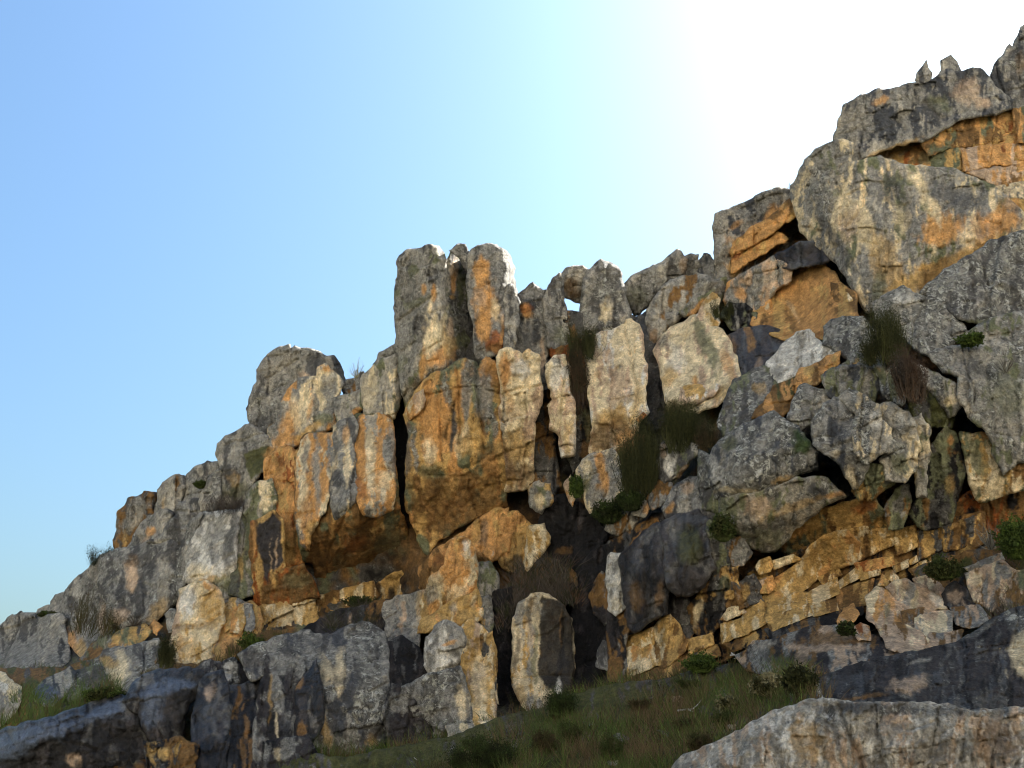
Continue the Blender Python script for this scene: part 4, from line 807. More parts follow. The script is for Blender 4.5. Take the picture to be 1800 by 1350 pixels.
R('boulder', 'brown stub below the green tuft, right of the dark outcrop', 'boulder', [(1275,950),(1304,941),(1319,973),(1304,992),(1287,995)], 'BGTD', rd=.5, o=.9)
R('rock_wall', 'dark hollow veined with pale roots under the bulging nose', 'rock wall', [(1167,1046),(1191,1042),(1220,1064),(1218,1094),(1230,1099),(1213,1126),(1200,1140),(1192,1104),(1167,1084)], 'KUDB', rd=.3, o=.2)
R('cliff_block', 'stained brown block with an ochre chip right of the dark hollow', 'rock', [(1210,1068),(1236,1034),(1257,1019),(1270,999),(1294,994),(1298,1031),(1293,1063),(1269,1096),(1243,1124),(1217,1108)], 'BKDY', rd=.35, o=.7, plate=3, st=[('C',1226,1075,9,24,20,.9),('N',1272,1025,12,18,0,.6),('W',1270,1035,8,10,0,.5)], ck=[([(1214,1066),(1240,1060),(1260,1062)],2,4)])
R('cliff_block', 'black-edged block with an ochre streak at the left end of the layered beds', 'rock', [(1290,1027),(1327,1012),(1338,1029),(1341,1056),(1297,1068)], 'DBKG', rd=.35, o=.9, st=[('Y',1312,1040,7,20,10,.9)])
# ------------------------------------------------------------------ layered yellow beds on the right
beds = [  # brown base bands along the foot carry their shadow in the colour
 ([(1146,1114),(1166,1085),(1177,1083),(1193,1102),(1206,1129),(1198,1146),(1168,1173),(1146,1157)],'YCB',.5),([(1102,1140),(1143,1129),(1153,1167),(1103,1191)],'YCO',.4),([(1098,1122),(1148,1105),(1147,1131),(1101,1144)],'YBC',.3),
 ([(1209,1127),(1252,1115),(1255,1130),(1209,1150)],'YCB',.4),([(1267,1097),(1302,1090),(1314,1112),(1270,1129)],'YCY',.6),([(1267,1090),(1282,1068),(1302,1064),(1311,1075),(1277,1089)],'CTO',.9),([(1302,1094),(1317,1066),(1337,1052),(1347,1094),(1309,1112)],'YCY',.5),
 ([(1329,998),(1335,987),(1352,980),(1359,991),(1354,1003),(1335,1008)],'YCO',1.0),([(1354,988),(1395,976),(1410,981),(1360,999)],'CYY',.9),([(1335,1021),(1357,1013),(1364,1029),(1352,1041),(1336,1042)],'OTY',.8),
 ([(1335,1056),(1365,1019),(1395,999),(1413,980),(1425,963),(1450,946),(1488,933),(1508,956),(1503,988),(1450,1003),(1402,1043),(1362,1067),(1340,1071)],'YCYO',.5),
 ([(1484,935),(1521,928),(1562,923),(1576,953),(1506,983),(1486,973)],'CYBY',.6),([(1572,935),(1609,926),(1612,961),(1576,975)],'YCB',.6),
 ([(1617,933),(1662,921),(1656,961),(1615,985)],'YBD',.5),([(1657,928),(1690,916),(1722,906),(1729,938),(1715,955),(1659,968)],'YBDB',.4),
 ([(1502,992),(1571,980),(1573,993),(1507,1006)],'ORY',.75),([(1438,1017),(1476,1000),(1480,1009),(1445,1027)],'YCB',.7),([(1474,1025),(1508,997),(1512,1013),(1475,1034)],'YCY',.8),([(1418,1046),(1473,1015),(1475,1041),(1422,1064)],'YCY',.75),
 ([(1350,1067),(1400,1044),(1419,1043),(1422,1061),(1352,1094),(1345,1087)],'YCY',.8),([(1350,1098),(1377,1080),(1421,1063),(1427,1078),(1377,1098),(1355,1107)],'YBC',.9),([(1426,1067),(1471,1054),(1473,1072),(1429,1082)],'YCB',.8),
 ([(1471,1037),(1536,1019),(1530,1058),(1472,1072)],'BYO',.3),([(1507,1007),(1549,999),(1548,1008),(1512,1018)],'YCB',.85),([(1569,997),(1599,984),(1598,996),(1573,1006)],'YCB',.8),([(1597,987),(1612,977),(1614,987),(1600,993)],'YC',.9),
 ([(1599,1002),(1614,991),(1616,1002),(1603,1010)],'YCB',.9),([(1615,989),(1629,985),(1632,997),(1617,1002)],'YCY',.9),([(1630,989),(1654,984),(1654,992),(1632,998)],'YCB',.85),([(1210,1152),(1262,1134),(1266,1150),(1214,1168)],'BYD',.1),([(1266,1132),(1330,1098),(1350,1098),(1348,1118),(1290,1144)],'BYK',.1),
 ([(1110,1195),(1170,1170),(1211,1150),(1214,1166),(1170,1190),(1120,1208)],'BOY',.1),([(1380,1100),(1428,1082),(1474,1074),(1520,1064),(1516,1078),(1460,1096),(1390,1110)],'KBD',.3),([(1345,1110),(1385,1103),(1460,1098),(1440,1112),(1360,1128)],'DKB',.2),
]
R('layered_outcrop', 'long layered outcrop of yellow sandstone beds stepping up to the right', 'rock outcrop',
  [(1095,1130),(1150,1098),(1200,1100),(1262,1090),(1320,1010),(1400,972),(1490,925),(1570,915),(1660,912),(1730,900),(1735,950),(1660,990),(1600,1014),(1560,1040),(1530,1070),(1430,1110),(1350,1135),(1240,1170),(1120,1214),(1092,1200)],
  'BDKY', rd=.15, o=-.2, fac=.1, bed=(-22,16,3), parts=[dict(name='stone_block', poly=p_, pal=c_, o=o_ * .55 + .2, rd=.24, bul=1.0, plate=1.6, fac=.3, amp=1.4, grow=4.5, bed=((-19, 10, 1.9) if len(p_) > 5 else (-19, 7, 1.1))) for p_, c_, o_ in beds])
R('boulder', 'upright loose orange boulder at the foot of the layered beds', 'boulder', [(1471,1094),(1483,1073),(1501,1064),(1510,1081),(1505,1089),(1486,1105),(1474,1106)], 'OTO', rd=.3, o=1.2, cr=[(1478,1096,1512,1084,.8,2)])
R('boulder', 'small tilted loose stone, left one of two under the thin beds', 'boulder', [(1543,1030),(1551,1009),(1563,1019),(1561,1028)], 'YCO', rd=.4, o=1.3)
R('boulder', 'small tilted loose stone, right one of two under the thin beds', 'boulder', [(1562,1018),(1569,1004),(1580,1016),(1575,1026)], 'CYO', rd=.4, o=1.4)

# ------------------------------------------------------------------ pale jumble at the right
R('boulder', 'large flat-faced pale boulder heading the jumble of blocks', 'boulder', [(1557,1030),(1594,1019),(1622,1029),(1654,1054),(1667,1070),(1619,1073),(1601,1085),(1579,1053)], 'TgCT', rd=.3, o=1.5, st=[('P',1645,1050,14,18,-35,.7),('B',1590,1030,12,10,0,.5)], cr=[(1590,1088,1670,1066,.9,2)])
R('boulder', 'orange-pink boulder at the left of the pale jumble', 'boulder', [(1524,1048),(1539,1034),(1563,1040),(1578,1056),(1598,1083),(1583,1101),(1546,1101),(1526,1085)], 'TOCT', rd=.4, o=.9, st=[('O',1566,1060,10,24,-20,.8),('N',1560,1075,6,10,0,.6)])
R('boulder', 'cracked square block in the middle of the pale jumble', 'boulder', [(1611,1086),(1642,1074),(1674,1077),(1673,1106),(1642,1115),(1627,1123),(1611,1104)], 'TCgT', rd=.3, o=2.1, ck=[([(1613,1088),(1625,1105),(1630,1120)],2,5),([(1635,1080),(1640,1098)],1.5,4)])
R('boulder', 'low pinkish boulder at the bottom of the pale jumble', 'boulder', [(1538,1096),(1576,1097),(1602,1105),(1631,1124),(1614,1150),(1589,1152),(1558,1136)], 'TTBC', rd=.4, o=1.8)
R('boulder', 'tan boulder behind the flat-faced pale one', 'boulder', [(1604,1017),(1630,1012),(1655,1017),(1670,1038),(1652,1050),(1618,1032)], 'TCB', rd=.5, o=1.0)
R('boulder', 'purple-grey slab on the right of the pale jumble', 'boulder', [(1658,1043),(1677,1024),(1709,1042),(1724,1071),(1685,1076),(1660,1066)], 'UTWG', rd=.4, o=1.2, st=[('T',1680,1050,14,14,0,.6)], cr=[(1656,1076,1726,1066,.8,2)])
R('boulder', 'reddish boulder with white scree beside a small shrub', 'boulder', [(1495,1109),(1513,1097),(1528,1100),(1529,1124),(1508,1124)], 'TOR', rd=.6, o=1.5)
R('boulder', 'shaded brown stone wedged behind the cracked square block', 'boulder', [(1585,1076),(1625,1066),(1640,1090),(1632,1125),(1600,1112),(1588,1100)], 'TBG', rd=.4, o=1.0)
R('rock_slab', 'wedge of rubble under the cracked square block', 'rock slab', [(1615,1148),(1637,1114),(1690,1108),(1688,1136),(1642,1144)], 'TGBC', rd=.3, o=1.3, plate=4)
R('boulder', 'tall tan boulder under a thin flat slab near the right edge', 'boulder', [(1697,1010),(1727,999),(1765,988),(1784,1006),(1772,1033),(1767,1055),(1743,1072),(1713,1056)], 'TCBG', rd=.35, o=1.2, st=[('C',1715,1015,14,12,0,.6)], ck=[([(1728,1000),(1730,1022),(1712,1035)],2,6)])
R('rock_slab', 'thin flat slab lying on the tall tan boulder', 'rock slab', [(1694,998),(1727,986),(1763,972),(1767,981),(1727,1000),(1702,1004)], 'gGTC', rd=.4, o=1.5, bed=(-18,8,1.5))
R('rock_slab', 'dusty sloping shelf right of the cracked square block', 'rock slab', [(1672,1072),(1722,1064),(1744,1091),(1702,1104),(1680,1094)], 'GTB', rd=.4, o=1.2)
R('rock_slab', 'dull brown rock touching the right edge behind dry twigs', 'rock slab', [(1764,1060),(1782,1008),(1840,992),(1840,1085),(1770,1080)], 'BGTN', rd=.3, o=.8)
R('rock_ledge', 'dark flat ledge with a pale top above the grassy slope', 'rock ledge', [(1296,1154),(1327,1128),(1367,1126),(1400,1112),(1440,1100),(1500,1104),(1560,1128),(1600,1146),(1550,1160),(1483,1178),(1400,1186),(1312,1180)], 'UGBT', rd=.25, o=.2, plate=3, st=[('B',1470,1122,70,14,-4,.8),('T',1450,1138,70,6,0,.8),('K',1400,1160,70,12,4,.6),('g',1345,1135,26,8,-14,.7)], cr=[(1296,1150,1600,1140,-.8,4)])

# ------------------------------------------------------------------ foreground right
R('rock_slab', 'wide blue-black slab sloping up to the right edge above the foreground boulder', 'rock slab',
  [(1429,1198),(1460,1185),(1533,1161),(1600,1151),(1683,1131),(1747,1088),(1787,1071),(1850,1052),(1850,1275),(1667,1262),(1600,1252),(1483,1254),(1453,1250),(1443,1232)], 'UKDW', rd=.12, o=.4, fac=.15, bed=(-13,22,5), size_k=1.2, tilt=(0,.25), flat=.5, rough=5, plate=3,
  st=[('C',1795,1150,26,36,0,.9),('S',1790,1090,26,18,0,.8),('K',1545,1222,14,10,0,.95),('K',1590,1232,24,8,20,.9),('S',1720,1108,34,8,-28,.8),('T',1600,1205,40,14,-8,.6),('W',1480,1200,40,16,-10,.7),('g',1615,1163,20,4,-12,.7),('B',1520,1226,40,4,-6,.7),('P',1440,1215,4,20,-20,.7)],
  ck=[([(1455,1232),(1530,1228),(1600,1222),(1680,1200)],2.5,6),([(1530,1200),(1600,1185),(1700,1160),(1770,1140)],2.5,5)])
R('boulder', 'huge tan foreground boulder with upright cracks at the lower right corner', 'boulder',
  [(1150,1400),(1178,1358),(1200,1328),(1250,1309),(1300,1285),(1350,1256),(1413,1236),(1450,1231),(1483,1236),(1633,1235),(1700,1250),(1850,1244),(1850,1420),(1150,1420)], 'gTPG', pk=.8, rd=.10, o=.8, fac=.15, size_k=1.3, rough=4, plate=3, flute=1.5, flat=.8, cracks=7,
  st=[('Y',1420,1300,40,40,0,.5),('S',1450,1258,20,20,0,.8),('W',1560,1245,120,10,2,.8),('S',1640,1246,100,14,2,.6),('D',1470,1285,7,60,-14,.7),('U',1640,1320,30,20,20,.4),('B',1750,1300,40,40,0,.6),('D',1760,1290,30,50,0,.4),('K',1347,1278,5,6,0,.8),('g',1640,1300,40,40,0,.4),('P',1350,1268,26,10,-30,.4)],
  ck=[([(1432,1243),(1434,1275),(1433,1310)],2.5,7),([(1473,1240),(1490,1285),(1512,1330),(1520,1370)],4,12),([(1360,1260),(1368,1290)],3,5),([(1560,1290),(1570,1350)],3,4)], cr=[(1150,1350,1440,1245,-.45,5)])

# ------------------------------------------------------------------ lower left: dark wet outcrops
R('rock_slab', 'blue-lit wet slab sloping across the lower left corner', 'rock slab',
  [(-50,1304),(-10,1287),(70,1267),(145,1245),(181,1228),(220,1223),(224,1246),(236,1249),(253,1259),(266,1290),(280,1380),(-50,1400)], 'KUKD', rd=.15, o=1.6, fac=.2, bed=(-14,24,3), wet=True, size_k=1.2,
  st=[('Q',60,1290,110,18,-15,.9),('Q',20,1320,40,14,-20,.7),('Q',190,1246,44,12,-20,.9),('K',200,1300,50,30,0,.4),('T',130,1335,14,12,0,.7),('S',215,1240,10,10,0,.5)], cr=[(-50,1350,90,1290,.9,4),(90,1290,240,1245,.9,4),(-50,1340,230,1240,-.35,4)], ck=[([(60,1320),(95,1300),(140,1310),(170,1318)],3,5)])  # blue strokes paint the skylight on its top
R('boulder', 'dark blue wet block with a sloping top, right of the wet slab', 'boulder',
  [(217,1230),(236,1201),(249,1188),(329,1174),(362,1180),(366,1197),(353,1212),(328,1235),(320,1300),(290,1316),(272,1318),(256,1288),(245,1253),(231,1250)], 'KUKD', rd=.25, o=2.0, fac=.25, wet=True, st=[('Q',300,1206,60,12,-10,.9),('S',248,1200,12,10,-30,.8),('Q',268,1250,22,36,10,.8),('K',315,1255,10,40,8,.7)], cr=[(230,1228,366,1202,.9,3),(330,1310,345,1190,.8,4)])  # skylight on the sloping top painted in blue
R('rock_column', 'yellow-streaked crumbly foot below the dark blue wet block', 'rock column', [(252,1300),(268,1310),(322,1298),(345,1310),(340,1390),(262,1390)], 'BKDY', rd=.3, o=1.2, plate=4, st=[('Y',268,1330,4,30,-15,.9),('Y',293,1325,9,14,0,.8)])
R('rock_column', 'dark wet pillar, leftmost of the row of lower pillars', 'rock column', [(338,1265),(346,1236),(352,1200),(366,1186),(386,1180),(401,1208),(405,1244),(400,1306),(392,1390),(334,1390)], 'KUKD', rd=.35, o=1.7, flute=4, wet=True, st=[('T',372,1215,12,14,0,.6),('W',365,1260,18,30,0,.6)], ck=[([(338,1316),(365,1324),(395,1318)],2,5)])
R('rock_column', 'broken brown-black pillar with glints, second of the row of lower pillars', 'rock column', [(401,1205),(423,1206),(459,1190),(467,1214),(455,1260),(448,1390),(404,1390)], 'KUBD', rd=.4, o=1.0, flute=5, wet=True)
R('boulder', 'black and white boulder sitting on the row of lower pillars', 'boulder', [(381,1168),(395,1163),(410,1161),(424,1174),(444,1190),(428,1209),(402,1206),(388,1190)], 'KSDU', rd=.5, o=2.0, st=[('P',402,1185,8,9,0,.9),('P',405,1168,14,6,10,.7)])
R('boulder', 'flat dark stone left of the black and white boulder', 'boulder', [(330,1186),(371,1160),(385,1164),(384,1185),(360,1190)], 'DUG', rd=.4, o=1.7)
R('rock_column', 'grey-topped dark pillar with yellow veins, third of the lower pillars', 'rock column', [(462,1200),(470,1152),(506,1140),(532,1152),(536,1196),(521,1232),(516,1299),(488,1304),(478,1390),(444,1390),(448,1275)], 'UKDG', rd=.35, o=1.9, flute=5, st=[('G',500,1165,30,20,0,.8),('Y',474,1225,3,50,3,.6),('C',487,1275,3,26,-10,.8),('W',505,1260,14,40,0,.5)])
R('boulder', 'short dark block with a tan patch under the third lower pillar', 'boulder', [(470,1302),(500,1298),(545,1300),(556,1330),(548,1400),(462,1400)], 'UKDG', rd=.3, o=1.2, flute=2, st=[('C',492,1325,9,14,0,.7)])
R('rock_column', 'black smooth pillar tucked left of the big speckled outcrop', 'rock column', [(526,1200),(556,1158),(568,1214),(570,1269),(548,1308),(520,1312),(513,1250)], 'KUDB', rd=.5, o=1.7, wet=True)
R('boulder', 'big grey outcrop spattered with white lichen above the grass', 'rock outcrop',
  [(440,1195),(418,1152),(454,1132),(506,1114),(545,1111),(567,1121),(603,1106),(622,1098),(637,1094),(658,1099),(676,1119),(680,1153),(684,1244),(694,1292),(652,1321),(585,1328),(545,1320),(560,1269),(556,1214),(538,1172),(500,1156),(466,1186)], 'GSDW', rd=.25, o=1.8, bul=1.1, fac=.25, size_k=1.1,
  st=[('C',574,1180,14,30,0,.8),('C',596,1178,10,40,0,.7),('W',550,1130,70,14,-5,.5),('S',650,1220,24,80,-8,.9),('S',640,1120,30,16,0,.6),('Y',570,1275,8,40,-15,.7),('Y',655,1300,14,14,0,.7),('U',660,1290,20,18,0,.6),('U',445,1165,20,20,0,.6)], ck=[([(600,1265),(615,1248),(650,1246)],3,5),([(620,1255),(632,1280),(650,1278)],3,6)], cr=[(540,1290,690,1275,.5,5)])
R('boulder', 'black hollowed rock between the speckled outcrop and the round boulder', 'boulder', [(674,1130),(705,1120),(735,1136),(755,1177),(762,1200),(726,1224),(684,1200)], 'KUDK', rd=.4, o=.9, bp=[(715,1160,24,30,0,-12)])
R('rock_slab', 'dark foot rock right of the speckled outcrop, above the grass', 'rock slab', [(674,1250),(690,1200),(716,1215),(745,1262),(790,1275),(786,1320),(690,1325)], 'UDKG', rd=.3, o=1.0, plate=3)
R('boulder', 'white-crusted block below the round pale boulder', 'boulder', [(704,1209),(752,1188),(813,1174),(822,1212),(832,1276),(793,1280),(778,1286),(728,1256)], 'GSDS', rd=.3, o=1.5, st=[('S',765,1225,26,26,0,.9),('C',815,1235,14,34,0,.8),('W',822,1240,4,50,0,.7)])
R('boulder', 'round pale boulder with a dark hook mark, beside the yellow pillar', 'boulder', [(747,1144),(752,1122),(767,1100),(786,1092),(807,1099),(819,1119),(815,1154),(804,1172),(758,1191),(749,1169)], 'gPGS', rd=.6, o=1.9, bul=1.2, st=[('P',778,1115,7,24,0,.9),('O',790,1130,14,4,-10,.8),('D',762,1140,9,30,10,.6),('P',785,1155,22,16,0,.8),('D',800,1150,8,8,0,.7)], cr=[(745,1185,820,1165,.8,3)])
R('rock_column', 'yellow lumpy pillar right of the round pale boulder', 'rock column', [(808,1103),(815,1096),(830,1092),(851,1108),(864,1126),(870,1268),(827,1277),(815,1200),(812,1140)], 'YCTY', rd=.4, o=1.8, bul=1.2, flute=2, st=[('C',845,1200,14,60,0,.6),('B',835,1140,14,6,0,.6)], ck=[([(815,1150),(835,1155),(850,1150)],2.5,6),([(818,1165),(840,1160),(858,1170)],2,4)], bp=[(828,1110,14,14,0,6),(830,1138,14,12,0,5)])
R('rock_column', 'thin crumbling rib on the right flank of the yellow pillar', 'rock column', [(846,1115),(864,1112),(869,1152),(873,1240),(864,1232),(852,1160)], 'YBCD', rd=.7, o=1.4)
R('rock_slab', 'low cream plinth under the yellow pillar', 'rock slab', [(786,1279),(868,1266),(858,1296),(785,1300)], 'CGgY', rd=.4, o=1.2)

# ------------------------------------------------------------------ lower left slope
R('boulder', 'half ochre half grey boulder on the slope above the wet block', 'boulder', [(154,1170),(192,1143),(226,1138),(259,1128),(277,1122),(288,1145),(300,1170),(259,1191),(246,1196),(226,1217),(190,1217),(179,1184)], 'GDSg', rd=.45, o=.8, st=[('C',203,1185,22,34,15,.95),('Y',190,1165,14,14,0,.8),('C',215,1150,10,10,0,.5)])
R('boulder', 'small mottled boulder with an ochre end under the dead twigs', 'boulder', [(189,1138),(207,1112),(235,1104),(249,1099),(264,1111),(243,1132),(207,1143)], 'GYDN', rd=.6, o=.9, st=[('O',200,1134,12,8,0,.7),('Y',234,1120,10,8,0,.7)])
R('boulder', 'pale twin-lobed boulder at the far left edge of the slope', 'boulder', [(-30,1195),(-10,1187),(8,1183),(21,1198),(36,1206),(36,1226),(25,1247),(8,1272),(-30,1285)], 'gCGP', rd=.5, o=1.6, ck=[([(0,1222),(20,1216),(36,1212)],3,6)])
R('boulder', 'blue-grey tilted boulder in the grass of the left slope', 'boulder', [(58,1217),(75,1203),(96,1188),(127,1173),(132,1181),(118,1215),(88,1241),(64,1231)], 'gWGN', rd=.4, o=1.4, st=[('Q',78,1215,20,18,0,.95)], cr=[(100,1240,132,1180,.9,3)], ck=[([(95,1225),(118,1200)],2,4)])  # blue stroke is skylight painted onto the stone
R('boulder', 'dark speckled boulder behind the blue-grey tilted one', 'boulder', [(124,1192),(150,1172),(176,1174),(192,1197),(184,1217),(145,1226),(120,1230),(113,1215)], 'DGSN', rd=.5, o=1.0)
R('rock_slab', 'dusky mossy slab beneath the grey sloping shoulder', 'rock slab', [(140,1160),(168,1128),(196,1108),(212,1112),(186,1140),(160,1176)], 'NDGB', rd=.4, o=.5)

# ------------------------------------------------------------------ soil, ground and an added unseen hillside for bounce light
def simple_mat(name, c1, c2, scale, rough=.95, bump=.4):
    m, nt = new_mat(name)
    N = nt.nodes.new; L = nt.links.new
    out = N('ShaderNodeOutputMaterial'); bs = N('ShaderNodeBsdfPrincipled'); L(bs.outputs[0], out.inputs[0])
    tc = N('ShaderNodeTexCoord')
    n = N('ShaderNodeTexNoise'); n.inputs['Scale'].default_value = scale; n.inputs['Detail'].default_value = 10; n.inputs['Roughness'].default_value = .65
    L(tc.outputs['Object'], n.inputs['Vector'])
    r = N('ShaderNodeValToRGB'); r.color_ramp.elements[0].position = .38; r.color_ramp.elements[1].position = .62
    r.color_ramp.elements[0].color = (*c1, 1); r.color_ramp.elements[1].color = (*c2, 1)
    L(n.outputs['Fac'], r.inputs[0]); L(r.outputs[0], bs.inputs['Base Color'])
    bs.inputs['Roughness'].default_value = rough
    b = N('ShaderNodeBump'); b.inputs['Strength'].default_value = bump; L(n.outputs['Fac'], b.inputs['Height']); L(b.outputs[0], bs.inputs['Normal'])
    return m

def grid_mesh(name, xs, ys, zf, mat, kind):
    X, Y = np.meshgrid(xs, ys)
    Z = zf(X, Y)
    co = np.c_[X.ravel(), Y.ravel(), Z.ravel()]
    nx, ny = len(xs), len(ys)
    f = [(j * nx + i, j * nx + i + 1, (j + 1) * nx + i + 1, (j + 1) * nx + i) for j in range(ny - 1) for i in range(nx - 1)]
    me = bpy.data.meshes.new(name); me.from_pydata(co.tolist(), [], f)
    me.polygons.foreach_set('use_smooth', [True] * len(f)); me.materials.append(mat)
    ob = bpy.data.objects.new(name, me); COL.objects.link(ob); ob['kind'] = kind
    return ob

MAT_VELD = simple_mat('green_veld', (.035, .035, .014), (.10, .085, .04), .05)
MAT_BOUNCE = simple_mat('bounce_slope', (.26, .232, .185), (.51, .465, .395), .03)
def valley(X, Y):
    return -.4 + 1.2 * fbm(X / 60, Y / 60, 3, 3) * np.clip((-Y - 10) / 30, 0, 1)
def bounce_side(X, Y):  # added unseen slope behind the camera, throws sunlight back at the cliff
    k = np.clip((-Y - 85) / 230.0, 0, 1)
    return -6 + 205 * k + 16 * k * fbm(X / 70, Y / 60, 5, 5)
lin = lambda a_, b_, n_: np.linspace(a_, b_, n_)
grid_mesh('ground', np.r_[-6000, -2000, lin(-500, 500, 50), 2000, 6000], np.r_[-6000, -2000, -600, lin(-300, 60, 40), 150, 600, 2000, 6000], valley, MAT_VELD, 'structure')
grid_mesh('bounce_hillside', np.r_[-3000, -1500, lin(-900, 900, 90), 1500, 3000], np.r_[-3000, -1200, -600, lin(-400, -80, 50)], bounce_side, MAT_BOUNCE, 'structure')

# ------------------------------------------------------------------ plants
def leaf_mat(name, trans):
    m, nt = new_mat(name)
    N = nt.nodes.new; L = nt.links.new
    out = N('ShaderNodeOutputMaterial'); d = N('ShaderNodeBsdfPrincipled'); t = N('ShaderNodeBsdfTranslucent'); mx = N('ShaderNodeMixShader')
    at = N('ShaderNodeAttribute'); at.attribute_name = 'Col'
    L(at.outputs['Color'], d.inputs['Base Color']); L(at.outputs['Color'], t.inputs['Color'])
    d.inputs['Roughness'].default_value = .8; d.inputs['Specular IOR Level'].default_value = .08
    mx.inputs[0].default_value = trans
    L(d.outputs[0], mx.inputs[1]); L(t.outputs[0], mx.inputs[2]); L(mx.outputs[0], out.inputs[0])
    return m
MAT_LEAF = leaf_mat('foliage', .3)
MAT_TWIG = leaf_mat('twigs', .0)

def soup(name, tris, cols, mat, parent=None, origin=(0, 0, 0)):
    """triangles (n, 3, 3) with one colour each -> one mesh object"""
    tris = np.asarray(tris, np.float32); n = len(tris)
    me = bpy.data.meshes.new(name)
    me.vertices.add(n * 3); me.vertices.foreach_set('co', tris.reshape(-1))
    me.loops.add(n * 3); me.loops.foreach_set('vertex_index', np.arange(n * 3, dtype=np.int32))
    me.polygons.add(n); me.polygons.foreach_set('loop_start', np.arange(0, n * 3, 3, dtype=np.int32))
    me.update(calc_edges=True)
    at = me.color_attributes.new('Col', 'FLOAT_COLOR', 'POINT')
    c = np.c_[np.repeat(cols, 3, 0), np.ones(n * 3)]
    at.data.foreach_set('color', c.astype(np.float32).ravel())
    me.materials.append(mat)
    ob = bpy.data.objects.new(name, me); COL.objects.link(ob)
    ob.location = origin
    if parent: ob.parent = parent
    return ob

def ribbons(base, tip, bend, width, seg=3):
    """curved tapering blades from base to tip; returns (n*(2*seg-1), 3, 3)"""
    n = len(base)
    view = np.array([0, 1.0, 0.1])
    pts = []
    for k in range(seg + 1):
        q = k / seg
        pts.append(base + (tip - base) * q + bend * (q * q - q))
    side = np.cross(tip - base, view); side /= np.maximum(np.linalg.norm(side, axis=1), 1e-6)[:, None]
    out = []
    for k in range(seg):
        w0 = width[:, None] * (1 - k / seg) * side; w1 = width[:, None] * (1 - (k + 1) / seg) * side
        a, b, c, d = pts[k] - w0, pts[k] + w0, pts[k + 1] + w1, pts[k + 1] - w1
        out.append(np.stack([a, b, c], 1))
        if k < seg - 1: out.append(np.stack([a, c, d], 1))
    return np.stack(out, 1).reshape(-1, 3, 3), 2 * seg - 1, pts

GREEN = {'olive': (.044, .046, .016), 'green': (.040, .058, .016), 'bright': (.065, .095, .02), 'brown': (.065, .045, .024), 'red': (.060, .036, .022),
         'dark': (.020, .022, .010), 'dead': (.055, .045, .036), 'straw': (.22, .19, .10), 'grey': (.20, .20, .165), 'blue': (.05, .06, .045)}

